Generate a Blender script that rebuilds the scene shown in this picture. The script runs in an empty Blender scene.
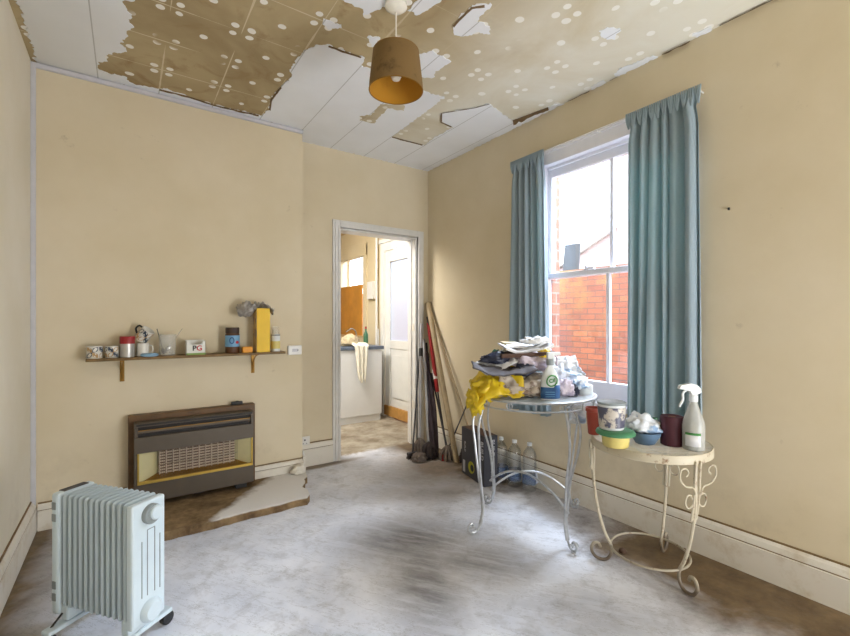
import bpy, bmesh, math, random
from mathutils import Vector, Matrix, noise
PI=math.pi; R=math.radians
sc=bpy.context.scene; C=sc.collection
random.seed(7)
# ---------------------------------------------------------------- materials
def lin(c):
    return tuple((x/12.92 if x<=0.04045 else ((x+0.055)/1.055)**2.4) for x in [v/255. for v in c])+(1.,)
class N:
    def __init__(s,name):
        s.m=bpy.data.materials.new(name); s.m.use_nodes=True; s.t=s.m.node_tree; s.t.nodes.clear()
        s.out=s.n('ShaderNodeOutputMaterial')
    def n(s,k,**kw):
        x=s.t.nodes.new(k)
        for a,b in kw.items(): setattr(x,a,b)
        return x
    def l(s,a,b): s.t.links.new(a,b)
    def val(s,x,sock):
        if isinstance(x,(int,float)): sock.default_value=x
        elif isinstance(x,(tuple,list)): sock.default_value=x
        else: s.l(x,sock)
    def obj(s): return s.n('ShaderNodeTexCoord').outputs['Object']
    def pos(s): return s.n('ShaderNodeNewGeometry').outputs['Position']
    def noise(s,scale,vec=None,detail=4,rough=.55,dist=0.):
        x=s.n('ShaderNodeTexNoise'); x.inputs['Scale'].default_value=scale; x.inputs['Detail'].default_value=detail
        x.inputs['Roughness'].default_value=rough; x.inputs['Distortion'].default_value=dist
        s.l(vec if vec is not None else s.obj(),x.inputs['Vector']); return x.outputs['Fac']
    def ramp(s,f,pts):
        x=s.n('ShaderNodeValToRGB'); e=x.color_ramp.elements
        while len(e)<len(pts): e.new(.5)
        for q,(p,c) in zip(e,pts): q.position=p; q.color=c if len(c)==4 else lin(c)
        s.l(f,x.inputs['Fac']); return x.outputs['Color']
    def step(s,f,a,b):
        x=s.n('ShaderNodeMapRange'); x.inputs['From Min'].default_value=a; x.inputs['From Max'].default_value=b
        s.l(f,x.inputs['Value']); return x.outputs['Result']
    def mix(s,f,a,b,mode='MIX'):
        x=s.n('ShaderNodeMix',data_type='RGBA',blend_type=mode)
        s.val(f,x.inputs[0]); s.val(a,x.inputs[6]); s.val(b,x.inputs[7]); return x.outputs[2]
    def math(s,op,a,b=0.,c=0.):
        x=s.n('ShaderNodeMath',operation=op); s.val(a,x.inputs[0]); s.val(b,x.inputs[1])
        if op in('MULTIPLY_ADD','COMPARE'): s.val(c,x.inputs[2])
        return x.outputs[0]
    def sep(s,v):
        x=s.n('ShaderNodeSeparateXYZ'); s.l(v,x.inputs[0]); return x.outputs
    def comb(s,a,b,c=0.):
        x=s.n('ShaderNodeCombineXYZ'); s.val(a,x.inputs[0]); s.val(b,x.inputs[1]); s.val(c,x.inputs[2]); return x.outputs[0]
    def bsdf(s,col,rough=.6,metal=0.,bump=None,bs=.2,bd=.01,**kw):
        x=s.n('ShaderNodeBsdfPrincipled'); s.val(col,x.inputs['Base Color']); s.val(rough,x.inputs['Roughness']); x.inputs['Metallic'].default_value=metal
        for k,v in kw.items(): s.val(v,x.inputs[k.replace('_',' ')])
        if bump is not None:
            b=s.n('ShaderNodeBump'); b.inputs['Strength'].default_value=bs; b.inputs['Distance'].default_value=bd
            s.l(bump,b.inputs['Height']); s.l(b.outputs[0],x.inputs['Normal'])
        s.l(x.outputs[0],s.out.inputs[0]); return x
def plain(name,c,rough=.5,metal=0.,var=.12,scale=14,bs=.08,**kw):
    n=N(name); f=n.noise(scale)
    col=n.mix(n.step(f,.3,.7),tuple(x*(1-var) for x in lin(c)[:3])+(1.,),tuple(min(1,x*(1+var*.6)) for x in lin(c)[:3])+(1.,))
    n.bsdf(col,rough,metal,bump=n.noise(scale*6),bs=bs,bd=.002,**kw); return n.m
def wall_mat(name,c,dirt=(120,95,62),streak=.25):
    n=N(name); p=n.pos(); z=n.sep(p)[2]
    base=n.mix(n.step(n.noise(1.3,p,5,.6),.35,.7),lin(c),lin((c[0]*.955,c[1]*.945,c[2]*.91)))
    spots=n.step(n.noise(9,p,6,.7),.66,.78)
    base=n.mix(n.math('MULTIPLY',spots,.32),base,lin(dirt))
    low=n.math('MULTIPLY',n.step(z,.55,.15),n.step(n.noise(5,p,5,.7),.5,.75))
    base=n.mix(n.math('MULTIPLY',low,streak),base,lin(dirt))
    n.bsdf(base,.85,bump=n.noise(60,p,3),bs=.12,bd=.004); return n.m
M={}
M['wall']=wall_mat('plaster_cream',(225,212,186))
M['wall_left']=wall_mat('plaster_left_lit',(232,226,212))  # cream plaster made paler to paint window light on the left wall
M['kwall']=wall_mat('kitchen_brick_paint',(222,208,176),(110,75,40),.5)
M['white']=plain('white_paint',(226,224,220),.4,var=.06)
M['winwhite']=plain('window_white_glare',(242,243,252),.4,var=.03)  # white brightened and blued to paint glare on the window woodwork
M['skirt']=None
def skirt_mat():
    n=N('skirting_paint'); p=n.pos()
    base=n.mix(n.step(n.noise(7,p,6,.7),.5,.75),lin((226,220,208)),lin((200,186,162)))
    n.bsdf(base,.5,bump=n.noise(30,p),bs=.06,bd=.003); return n.m
M['skirt']=skirt_mat()
M['rawplaster_and_groove']=plain('plaster_and_groove_brown',(132,108,74),.9,var=.3,scale=20,bs=.3)
M['bead']=plain('corner_bead',(206,205,210),.6,var=.06)
M['wood_floorboard']=plain('dark_wood_strip',(150,120,76),.7,var=.3)
# ceiling plaster with glue dabs and scored tile lines
def ceil_mat():
    n=N('stained_ceiling_plaster'); p=n.pos(); X,Y,Z=n.sep(p)
    brown=n.mix(n.step(n.noise(1.1,p,5,.6,.6),.35,.65),lin((158,138,102)),lin((190,172,134)))
    brown=n.mix(n.step(n.noise(4,p,6,.65,1.2),.55,.8),brown,lin((142,112,72)))
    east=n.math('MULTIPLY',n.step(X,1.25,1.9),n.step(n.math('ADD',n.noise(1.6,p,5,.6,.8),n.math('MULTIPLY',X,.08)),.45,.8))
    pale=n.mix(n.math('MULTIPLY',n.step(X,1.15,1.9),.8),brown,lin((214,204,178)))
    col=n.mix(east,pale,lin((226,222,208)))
    # tiles
    px=n.math('SUBTRACT',X,.17); 
    shift=n.math('MULTIPLY',n.math('GREATER_THAN',X,1.115),.09)
    py=n.math('ADD',n.math('SUBTRACT',Y,2.352),shift)
    w=n.noise(3.5,p,2); wob=n.math('MULTIPLY',n.math('SUBTRACT',w,.5),.03)
    fx=n.math('SUBTRACT',n.math('FRACT',n.math('ADD',n.math('DIVIDE',px,.315),.5)),.5)
    fy=n.math('SUBTRACT',n.math('FRACT',n.math('ADD',n.math('DIVIDE',py,.312),.5)),.5)
    ax=n.math('ABSOLUTE',n.math('MULTIPLY',fx,.315)); ay=n.math('ABSOLUTE',n.math('MULTIPLY',fy,.312))
    lx=n.math('LESS_THAN',n.math('ADD',ax,0.),n.math('MULTIPLY',n.step(n.noise(2.2,p,3),.42,.62),.006))
    ly=n.math('LESS_THAN',ay,n.math('MULTIPLY',n.step(n.noise(2.7,p,3),.4,.65),.0045))
    dx=n.math('SUBTRACT',ax,n.math('ADD',.039,wob)); dy=n.math('SUBTRACT',ay,n.math('SUBTRACT',.033,wob))
    rr=n.math('ADD',.012,n.math('MULTIPLY',n.noise(6,p,2),.015))
    d1=n.math('LESS_THAN',n.math('SQRT',n.math('ADD',n.math('MULTIPLY',dx,dx),n.math('MULTIPLY',dy,dy))),rr)
    cx=n.math('SUBTRACT',ax,n.math('ADD',.1575,wob)); cy=n.math('SUBTRACT',ay,.156)
    d2=n.math('LESS_THAN',n.math('SQRT',n.math('ADD',n.math('MULTIPLY',cx,cx),n.math('MULTIPLY',cy,cy))),rr)
    mk=n.math('MAXIMUM',d1,d2)
    mk=n.math('MULTIPLY',mk,n.math('MULTIPLY',n.step(n.noise(3.1,p,2),.36,.42),n.math('SUBTRACT',1.,n.math('MULTIPLY',n.step(X,1.1,1.5),.12))))
    lm=n.math('MULTIPLY',n.math('MAXIMUM',lx,ly),n.math('SUBTRACT',.9,n.math('MULTIPLY',n.step(X,.9,1.4),.75)))
    col=n.mix(n.math('MULTIPLY',lm,.75),col,lin((222,210,180)))
    col=n.mix(n.math('MULTIPLY',mk,.9),col,lin((246,244,238)))
    n.bsdf(col,.9,bump=n.noise(35,p,4),bs=.15,bd=.004); return n.m
M['ceil']=ceil_mat()
def board_mat():
    n=N('white_ceiling_lining'); p=n.pos(); X,Y,Z=n.sep(p)
    col=n.mix(n.step(n.noise(1.7,p,4),.35,.7),lin((240,243,249)),lin((230,232,236)))
    old=n.math('MULTIPLY',n.step(X,.05,-.4),.5)
    col=n.mix(old,col,lin((208,204,190)))
    ax=n.math('ABSOLUTE',n.math('MULTIPLY',n.math('SUBTRACT',n.math('FRACT',n.math('ADD',n.math('DIVIDE',n.math('SUBTRACT',X,.17),.315),.5)),.5),.315))
    col=n.mix(n.math('MULTIPLY',n.math('LESS_THAN',ax,.0028),.5),col,lin((120,116,108)))
    n.bsdf(col,.7,bump=n.noise(25,p,4),bs=.06,bd=.004); return n.m
M['board']=board_mat()
def floor_mat():
    n=N('dusty_concrete_floor'); p=n.pos(); X,Y,Z=n.sep(p)
    nz=n.noise(2.2,p,7,.62,.5); nf=n.noise(9,p,8,.7,.3)
    dusty=n.mix(n.step(nz,.35,.65),lin((236,238,246)),lin((206,210,222)))
    dusty=n.mix(n.math('MULTIPLY',n.step(nf,.5,.72),.55),dusty,lin((146,143,142)))
    brown=n.mix(n.step(nf,.32,.68),lin((126,104,74)),lin((82,64,42)))
    def ell(cx,cy,rx,ry,ang,soft=.6,amp=.9):
        c,s=math.cos(ang),math.sin(ang)
        a=n.math('SUBTRACT',X,cx); b=n.math('SUBTRACT',Y,cy)
        u=n.math('DIVIDE',n.math('ADD',n.math('MULTIPLY',a,c),n.math('MULTIPLY',b,s)),rx)
        v=n.math('DIVIDE',n.math('SUBTRACT',n.math('MULTIPLY',b,c),n.math('MULTIPLY',a,s)),ry)
        d=n.math('SQRT',n.math('ADD',n.math('MULTIPLY',u,u),n.math('MULTIPLY',v,v)))
        d=n.math('ADD',d,n.math('MULTIPLY',n.math('SUBTRACT',nz,.5),1.6))
        d=n.math('ADD',d,n.math('MULTIPLY',n.math('SUBTRACT',nf,.5),1.0))
        return n.math('MULTIPLY',n.step(d,1.+soft,1.-soft),amp)
    def edge(v,a,b,w=.35):
        q=n.math('ADD',v,n.math('MULTIPLY',n.math('SUBTRACT',nz,.5),w)); return n.step(q,a,b)
    m=n.math('MAXIMUM',edge(n.math('ADD',X,n.math('MULTIPLY',Y,-.10)),1.68,2.02,.7),edge(X,-.16,-.40,.4))
    m=n.math('MAXIMUM',m,n.math('MULTIPLY',edge(Y,2.95,3.4,.6),n.step(X,1.9,2.15)))
    m=n.math('MAXIMUM',m,ell(1.33,3.44,.32,.05,.0,.4,.9))
    m=n.math('MAXIMUM',m,ell(1.95,2.35,.55,.14,-.5,.7,.55)); m=n.math('MAXIMUM',m,ell(2.2,2.82,.42,.40,.4,.6,.85))
    m=n.math('SUBTRACT',m,ell(2.1,1.83,.36,.36,0,.5,.75)); m=n.math('MAXIMUM',m,0.)
    col=n.mix(m,dusty,brown)
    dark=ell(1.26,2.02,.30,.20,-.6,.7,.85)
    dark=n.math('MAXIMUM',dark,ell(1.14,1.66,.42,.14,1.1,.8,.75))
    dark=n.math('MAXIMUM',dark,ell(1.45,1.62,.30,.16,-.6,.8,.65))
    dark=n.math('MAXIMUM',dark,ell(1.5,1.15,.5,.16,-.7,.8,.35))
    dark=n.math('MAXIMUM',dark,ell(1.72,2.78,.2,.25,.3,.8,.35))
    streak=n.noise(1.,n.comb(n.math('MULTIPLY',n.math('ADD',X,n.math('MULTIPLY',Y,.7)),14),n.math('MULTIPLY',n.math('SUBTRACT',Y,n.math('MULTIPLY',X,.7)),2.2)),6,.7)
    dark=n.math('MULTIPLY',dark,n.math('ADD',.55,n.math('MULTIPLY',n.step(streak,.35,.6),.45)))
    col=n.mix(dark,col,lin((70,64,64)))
    specks=n.math('MULTIPLY',n.step(n.noise(38,p,3,.6),.69,.73),n.step(nz,.4,.7))
    col=n.mix(n.math('MULTIPLY',specks,.6),col,lin((92,86,80)))
    scr=n.math('MULTIPLY',n.math('LESS_THAN',n.math('ABSOLUTE',n.math('SUBTRACT',streak,.5)),.006),.35)
    col=n.mix(scr,col,lin((110,104,98)))
    kit=n.mix(n.step(n.noise(5,p,6,.65),.35,.65),lin((184,176,160)),lin((124,110,90)))
    kit=n.mix(n.math('MULTIPLY',n.step(nf,.6,.7),.6),kit,lin((70,54,38)))
    col=n.mix(n.step(n.math('ADD',Y,n.math('MULTIPLY',n.math('SUBTRACT',nf,.5),.2)),3.56,3.62),col,kit)
    n.bsdf(col,.55,bump=nf,bs=.25,bd=.006); return n.m
M['floor']=floor_mat()
def hearth_mat():
    n=N('hearth_cement'); p=n.pos(); X,Y,Z=n.sep(p); f=n.noise(10,p,8,.7)
    b=n.mix(n.step(f,.35,.65),lin((150,124,88)),lin((92,70,44)))
    d=n.math('ADD',n.math('SUBTRACT',n.math('SUBTRACT',X,.38),n.math('MULTIPLY',n.math('SUBTRACT',Y,2.75),1.05)),n.math('MULTIPLY',n.math('SUBTRACT',n.noise(4,p,6),.5),.45))
    m=n.math('MULTIPLY',n.step(d,-.03,.07),n.step(Z,.04,.05))
    col=n.mix(m,b,lin((228,225,222)))
    n.bsdf(col,.9,bump=f,bs=.6,bd=.01); return n.m
M['hearth']=hearth_mat()
def brick_mat(name,ax,c1,c2,mortar,lichen=None,scale=1.,haze=0.):
    n=N(name); p=n.pos(); s=n.sep(p)
    v=n.comb(s[1] if ax=='x' else s[0],s[2])
    b=n.n('ShaderNodeTexBrick'); n.l(v,b.inputs['Vector'])
    b.inputs['Scale'].default_value=1.; b.inputs['Brick Width'].default_value=.235*scale; b.inputs['Row Height'].default_value=.078*scale
    b.inputs['Mortar Size'].default_value=.0075*scale; b.inputs['Mortar Smooth'].default_value=.3; b.inputs['Bias'].default_value=0
    b.inputs['Color1'].default_value=lin(c1); b.inputs['Color2'].default_value=lin(c2); b.inputs['Mortar'].default_value=lin(mortar)
    col=n.mix(n.math('MULTIPLY',n.step(n.noise(6,p,6,.7),.45,.7),.45),b.outputs['Color'],lin((c2[0]*.72,c2[1]*.66,c2[2]*.7)))
    if lichen: 
        lm=n.math('MULTIPLY',n.step(n.noise(1.6,p,4,.6),.5,.62),n.step(n.sep(p)[2],.9,1.6)); col=n.mix(n.math('MULTIPLY',lm,.7),col,lin(lichen))
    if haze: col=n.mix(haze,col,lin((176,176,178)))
    n.bsdf(col,.9,bump=b.outputs['Fac'],bs=-.4,bd=.01); return n.m
M['brick']=brick_mat('garden_brick','x',(186,108,64),(144,80,54),(104,80,66),(176,136,62),.82,.12)
M['brick_reveal']=brick_mat('reveal_brick','y',(160,108,86),(142,90,70),(150,138,124))
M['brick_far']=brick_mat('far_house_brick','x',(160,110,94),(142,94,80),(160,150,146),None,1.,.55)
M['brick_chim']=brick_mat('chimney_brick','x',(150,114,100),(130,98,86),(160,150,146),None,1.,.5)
def curtain_mat():
    n=N('teal_curtain_fabric'); p=n.pos()
    f=n.noise(90,p,3)
    col=n.mix(f,lin((150,166,180)),lin((168,184,195)))
    fade=n.math('MULTIPLY',n.step(n.noise(1.5,p,4),.45,.7),.25); col=n.mix(fade,col,lin((176,196,204)))
    d=n.bsdf(col,.9,bump=f,bs=.15,bd=.002)
    t=n.n('ShaderNodeBsdfTranslucent'); t.inputs[0].default_value=lin((150,196,190))
    mx=n.n('ShaderNodeMixShader'); mx.inputs[0].default_value=.22; n.l(d.outputs[0],mx.inputs[1]); n.l(t.outputs[0],mx.inputs[2]); n.l(mx.outputs[0],n.out.inputs[0]); return n.m
M['curtain']=curtain_mat()
def thin_glass(name,c=(250,252,255),g=.08,rough=.02,tint_noise=0.):
    n=N(name); t=n.n('ShaderNodeBsdfTransparent'); t.inputs[0].default_value=lin(c)
    g_=n.n('ShaderNodeBsdfGlossy'); g_.inputs['Roughness'].default_value=rough
    mx=n.n('ShaderNodeMixShader')
    lw=n.n('ShaderNodeLayerWeight'); lw.inputs[0].default_value=.3
    n.l(n.math('ADD',g,n.math('MULTIPLY',lw.outputs['Fresnel'],.35)),mx.inputs[0])
    n.l(t.outputs[0],mx.inputs[1]); n.l(g_.outputs[0],mx.inputs[2]); n.l(mx.outputs[0],n.out.inputs[0]); return n.m
M['glass']=thin_glass('window_glass',g=.03)
M['pet']=thin_glass('clear_plastic',(247,249,250),.12,.2)
def hazy(name,c,alpha=.6,rough=.3):
    n=N(name); b=n.n('ShaderNodeBsdfPrincipled'); b.inputs['Base Color'].default_value=lin(c); b.inputs['Roughness'].default_value=rough
    t=n.n('ShaderNodeBsdfTransparent'); mx=n.n('ShaderNodeMixShader'); 
    n.l(n.math('ADD',alpha,n.math('MULTIPLY',n.math('SUBTRACT',n.noise(20),.5),.2)),mx.inputs[0])
    n.l(t.outputs[0],mx.inputs[1]); n.l(b.outputs[0],mx.inputs[2]); n.l(mx.outputs[0],n.out.inputs[0]); return n.m
M['tabglass']=hazy('table_glass',(226,232,234),.55,.12)
M['hazyplastic']=hazy('translucent_spray_plastic',(196,196,190),.7)
M['liquid']=hazy('cleaning_liquid',(184,186,178),.8)
M['beaker']=hazy('clear_beaker',(222,220,212),.24,.15)
def frosted():
    n=N('frosted_glass'); r=n.n('ShaderNodeBsdfRefraction'); r.inputs[0].default_value=lin((200,202,206)); r.inputs['Roughness'].default_value=.55; r.inputs['IOR'].default_value=1.1
    t=n.n('ShaderNodeBsdfTranslucent'); t.inputs[0].default_value=lin((196,198,202))
    d=n.n('ShaderNodeBsdfTransparent'); d.inputs[0].default_value=lin((190,190,190))
    m1=n.n('ShaderNodeMixShader'); m1.inputs[0].default_value=.55; n.l(r.outputs[0],m1.inputs[1]); n.l(t.outputs[0],m1.inputs[2])
    m2=n.n('ShaderNodeMixShader'); n.l(n.math('ADD',.75,n.math('MULTIPLY',n.noise(50),.1)),m2.inputs[0]); n.l(d.outputs[0],m2.inputs[1]); n.l(m1.outputs[0],m2.inputs[2]); n.l(m2.outputs[0],n.out.inputs[0]); return n.m
M['frost']=frosted()
P_=plain
M['heater']=P_('heater_enamel',(208,222,230),.35,var=.04)
M['heater_grey']=P_('heater_grey',(140,148,150),.5)
M['fin']=P_('fin_enamel_shaded',(186,200,208),.4,var=.04)  # heater enamel greyed to paint shade on the fin sides
M['black']=P_('black_plastic',(28,27,28),.5)
M['fire_wood']=P_('fire_brown_wood',(108,78,44),.5,var=.3,scale=20)
M['fire_metal']=P_('fire_grey_metal',(88,78,66),.45,.25,var=.08)
M['fire_dark']=P_('fire_dark',(34,28,26),.6)
M['brass']=P_('brass',(196,164,80),.3,.85)
M['brassdull']=P_('dull_brass',(150,112,48),.45,.6)
M['mirror']=P_('brass_tinted_reflector',(222,214,168),.3,.35,scale=5)
M['ceramic']=P_('ceramic_radiant',(206,186,166),.7)
M['ceramic_dark']=P_('radiant_backing',(96,66,48),.8)
M['shelf']=P_('shelf_wood',(122,94,52),.6,var=.3,scale=18)
M['socket']=P_('socket_plastic',(232,230,226),.35,var=.04)
M['orange_ply']=P_('orange_plywood',(200,138,52),.6,var=.18,scale=5)
M['oak']=P_('door_base_wood',(190,142,76),.6,var=.2)
M['redwood']=M['oak']
M['worktop']=P_('blue_grey_worktop',(92,104,122),.4)
M['unit']=P_('white_unit',(226,228,230),.5,var=.05,scale=4)
M['cloth']=P_('cream_cloth',(232,228,214),.95,var=.1)
M['clothbrown']=P_('buff_cloth',(200,184,152),.95,var=.2)
M['chrome']=P_('chrome',(200,200,200),.2,.9)
M['silver']=P_('silver_painted_iron',(190,193,198),.35,.45,var=.2,scale=30)
M['white_iron']=None
def rusty():
    n=N('cream_painted_rusty_iron'); f=n.noise(22,n.obj(),6,.7)
    col=n.mix(n.step(f,.56,.68),lin((196,186,164)),lin((120,86,54)))
    low=n.step(n.sep(n.pos())[2],.13,.03); col=n.mix(n.math('MULTIPLY',low,.85),col,lin((74,54,40)))
    n.bsdf(col,.5,bump=f,bs=.2,bd=.003); return n.m
M['white_iron']=rusty()
M['slat']=P_('worn_white_slats',(228,224,214),.3,var=.12,scale=12)
M['edge']=P_('brown_edge_shadow',(112,90,62),.9,var=.3)  # brown that paints shadow along the ceiling edges
M['rust']=P_('rusty_scroll',(92,66,46),.6,.3,var=.3,scale=30)
M['shade']=None
def shade_mat(name,c,c2):
    n=N(name); f=n.noise(9,n.obj(),6,.7)
    col=n.mix(n.step(f,.55,.7),lin(c),lin(c2)); d=n.bsdf(col,.9,bump=n.noise(60),bs=.2,bd=.003)
    return n.m
M['shade']=shade_mat('stained_lampshade',(128,102,62),(78,60,34))
M['shade_in']=shade_mat('lampshade_lining',(186,132,34),(170,112,22))
M['bulb']=P_('bulb_glass',(240,236,225),.2)
M['yellow_bag']=P_('yellow_plastic',(226,194,38),.35,var=.25,scale=9)
M['grey_paper']=P_('grey_card',(84,79,82),.8,var=.2,scale=8)
M['paper']=P_('white_paper',(226,226,228),.7,var=.1)
M['news']=None
def news():
    n=N('printed_newspaper'); f=n.noise(26,n.obj(),5,.7); g=n.noise(7,n.obj(),3)
    col=n.mix(n.step(f,.5,.6),lin((206,198,188)),lin((128,116,106))); col=n.mix(n.step(g,.58,.62),col,lin((88,76,72)))
    n.bsdf(col,.8); return n.m
M['news']=news()
def film(name,a,b,s=12,t=.52):
    n=N(name); f=n.noise(s,n.obj(),4,.6); n.bsdf(n.mix(n.step(f,t,t+.06),lin(a),lin(b)),.35,bump=n.noise(40),bs=.3,bd=.004); return n.m
M['beige_bag']=film('beige_wrapping',(196,184,170),(132,112,98))
M['lilac']=film('lilac_plastic',(206,194,206),(170,158,176))
M['navy']=P_('navy_plastic',(34,40,62),.4)
M['brown_card']=P_('brown_card',(86,62,50),.8)
M['green_card']=P_('green_card',(40,104,84),.7)
M['blue_film']=film('blue_white_film',(226,232,240),(150,176,206),10,.55)
M['label_blue']=P_('blue_label',(44,92,146),.4)
M['label_lightblue']=P_('light_blue_label',(120,170,206),.5)
M['label_green']=P_('green_print',(70,140,70),.5)
M['leafgreen']=P_('green_lid_plastic',(72,134,96),.4)
M['bottlewhite']=P_('white_bottle_plastic',(226,230,232),.35,var=.04)
M['terracotta']=P_('terracotta_plastic',(150,58,38),.5)
M['yellow_tub']=P_('pale_yellow_tub',(222,204,122),.45)
M['bowlblue']=P_('slate_blue_bowl',(92,118,146),.4)
M['maroon']=P_('maroon_wax',(74,26,40),.6)
M['marooncore']=P_('brown_core',(140,100,80),.8)
M['jarprint']=film('printed_jar_label',(204,196,186),(84,84,104),16,.44)
M['red']=P_('red_plastic',(158,34,38),.4)
M['steel']=P_('steel_can',(196,194,190),.35,.6)
M['sponge']=P_('blue_sponge',(140,176,202),.9)
M['coffee']=P_('coffee_brown',(84,52,26),.4)
M['jarlid']=P_('dark_brown_lid',(58,40,32),.5)
M['orange']=P_('orange_wrapper',(226,150,28),.5)
M['cereal']=P_('yellow_card_box',(238,194,30),.5,var=.05)
M['cereal_print']=film('printed_box_face',(208,170,90),(150,120,96),14,.5)
M['foil']=P_('crumpled_grey_film',(172,166,160),.35,.3,var=.3,scale=20)
M['ink']=P_('black_ink',(36,40,46),.6)
M['inkred']=P_('red_ink',(190,40,44),.6)
M['petal_blue']=P_('petal_navy',(58,68,84),.5)
M['petal_orange']=P_('petal_ochre',(178,142,92),.5)
M['mug']=P_('white_glaze',(222,218,208),.25,var=.04)
M['teacard']=P_('white_tea_card',(230,230,222),.6,var=.04)
M['teagreen']=P_('green_stripe',(130,160,84),.6)
M['tan_pole']=P_('tan_wood_pole',(170,150,118),.6,var=.2)
M['grey_pole']=P_('grey_metal_pole',(176,176,182),.35,.5)
M['dark_pole']=P_('dark_metal_pole',(58,56,62),.5)
M['umbrella']=P_('dark_plum_fabric',(62,50,56),.9,var=.4)
M['mop']=P_('grimy_mop_yarn',(120,108,100),.95,var=.4,scale=30)
M['mopdark']=P_('dark_bristle',(64,56,56),.95,var=.4,scale=30)
M['boxdark']=P_('charcoal_carton',(56,56,64),.6,var=.12)
M['yellowgreen']=P_('yellow_green_print',(168,164,40),.6)
M['textwhite']=P_('white_print',(178,178,184),.6)
M['bluewater']=hazy('blue_label_film',(88,120,170),.5,.3)
M['slate']=P_('dark_slate',(38,41,46),.35,var=.3,scale=5)
M['farwhite']=P_('white_bargeboard',(236,238,240),.6)
M['greywall']=P_('exterior_ground',(110,104,98),.9)
M['kceil']=P_('kitchen_ceiling_paint',(206,182,140),.8,var=.15,scale=4)
M['greenglass']=P_('green_bottle',(60,110,80),.3)
M['kdoor']=P_('white_door_paint',(230,230,226),.45,var=.06,scale=6)
# ---------------------------------------------------------------- mesh builder
class MB:
    def __init__(s): s.v=[];s.f=[];s.m=[];s.mi=0
    def add(s,vs,fs,T=None):
        o=len(s.v); s.v+= [tuple(T@Vector(v)) if T is not None else tuple(v) for v in vs]
        s.f+=[tuple(i+o for i in f) for f in fs]; s.m+=[s.mi]*len(fs); return s
    def box(s,x0,x1,y0,y1,z0,z1,T=None):
        x0,x1=sorted((x0,x1)); y0,y1=sorted((y0,y1)); z0,z1=sorted((z0,z1))
        v=[(x,y,z) for z in(z0,z1) for y in(y0,y1) for x in(x0,x1)]
        return s.add(v,[(0,2,3,1),(4,5,7,6),(0,1,5,4),(2,6,7,3),(0,4,6,2),(1,3,7,5)],T)
    def lathe(s,prof,seg=24,T=None,cap0=True,cap1=True,sq=None):
        v=[];f=[]
        for r,z in prof:
            for k in range(seg):
                a=2*PI*k/seg
                if sq: v.append((r*sq[0]*math.cos(a),r*sq[1]*math.sin(a),z))
                else: v.append((r*math.cos(a),r*math.sin(a),z))
        n=len(prof)
        for i in range(n-1):
            for k in range(seg):
                k2=(k+1)%seg; f.append((i*seg+k,i*seg+k2,(i+1)*seg+k2,(i+1)*seg+k))
        if cap0: f.append(tuple(reversed(range(seg))))
        if cap1: f.append(tuple((n-1)*seg+k for k in range(seg)))
        return s.add(v,f,T)
    def tube(s,pts,r,seg=8,closed=False,T=None):
        P=[Vector(p) for p in pts]; n=len(P); rr=r if isinstance(r,(list,tuple)) else [r]*n
        v=[];f=[];up=None
        for i in range(n):
            if closed: t=(P[(i+1)%n]-P[i-1])
            else: t=P[min(i+1,n-1)]-P[max(i-1,0)]
            if t.length<1e-9: t=Vector((0,0,1))
            t.normalize()
            if up is None:
                up=Vector((0,0,1)) if abs(t.z)<.9 else Vector((1,0,0))
            up=(up-t*up.dot(t))
            if up.length<1e-6: up=t.orthogonal()
            up.normalize(); sd=t.cross(up)
            for k in range(seg):
                a=2*PI*k/seg; v.append(P[i]+(up*math.cos(a)+sd*math.sin(a))*rr[i])
        m=n if closed else n-1
        for i in range(m):
            j=(i+1)%n
            for k in range(seg):
                k2=(k+1)%seg; f.append((i*seg+k,j*seg+k,j*seg+k2,i*seg+k2))
        if not closed: f+= [tuple(range(seg)),tuple(reversed([(n-1)*seg+k for k in range(seg)]))]
        return s.add(v,f,T)
    def prism(s,poly,z0,z1,T=None):
        n=len(poly); v=[(x,y,z0) for x,y in poly]+[(x,y,z1) for x,y in poly]
        f=[tuple(reversed(range(n))),tuple(range(n,2*n))]+[(i,(i+1)%n,n+(i+1)%n,n+i) for i in range(n)]
        return s.add(v,f,T)
    def build(s,name,mat,parent=None,smooth=False,bevel=0.,sub=0,tri=False,solid=0.):
        me=bpy.data.meshes.new(name); me.from_pydata(s.v,[],s.f); me.update()
        mats=mat if isinstance(mat,(list,tuple)) else [mat]
        for m in mats: me.materials.append(m)
        if len(mats)>1: me.polygons.foreach_set('material_index',s.m)
        bm=bmesh.new(); bm.from_mesh(me)
        bmesh.ops.recalc_face_normals(bm,faces=bm.faces)
        if tri: bmesh.ops.triangulate(bm,faces=bm.faces,ngon_method='EAR_CLIP')
        bm.to_mesh(me); bm.free()
        o=bpy.data.objects.new(name,me); C.objects.link(o)
        if parent is not None: o.parent=parent
        if smooth:
            me.polygons.foreach_set('use_smooth',[True]*len(me.polygons))
            try: me.set_sharp_from_angle(angle=R(42))
            except Exception: pass
        if solid: md=o.modifiers.new('solid','SOLIDIFY'); md.thickness=solid; md.offset=0
        if bevel:
            md=o.modifiers.new('bevel','BEVEL'); md.width=bevel; md.segments=2; md.limit_method='ANGLE'; md.angle_limit=R(40)
            for p in me.polygons: p.use_smooth=False
        if sub: md=o.modifiers.new('sub','SUBSURF'); md.levels=sub; md.render_levels=sub
        return o
def tag(o,label,cat,group=None):
    o['label']=label; o['category']=cat
    if group: o['group']=group
    return o
def thing(name,label,cat,loc=(0,0,0),rz=0,group=None):
    o=bpy.data.objects.new(name,None); C.objects.link(o); o.location=loc; o.rotation_euler=(0,0,rz); o.empty_display_size=.05
    return tag(o,label,cat,group)
def struct(o): o['kind']='structure'; return o
def B(*a): return MB().box(*a)
def at(x,y,z): return Matrix.Translation((x,y,z))
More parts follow.
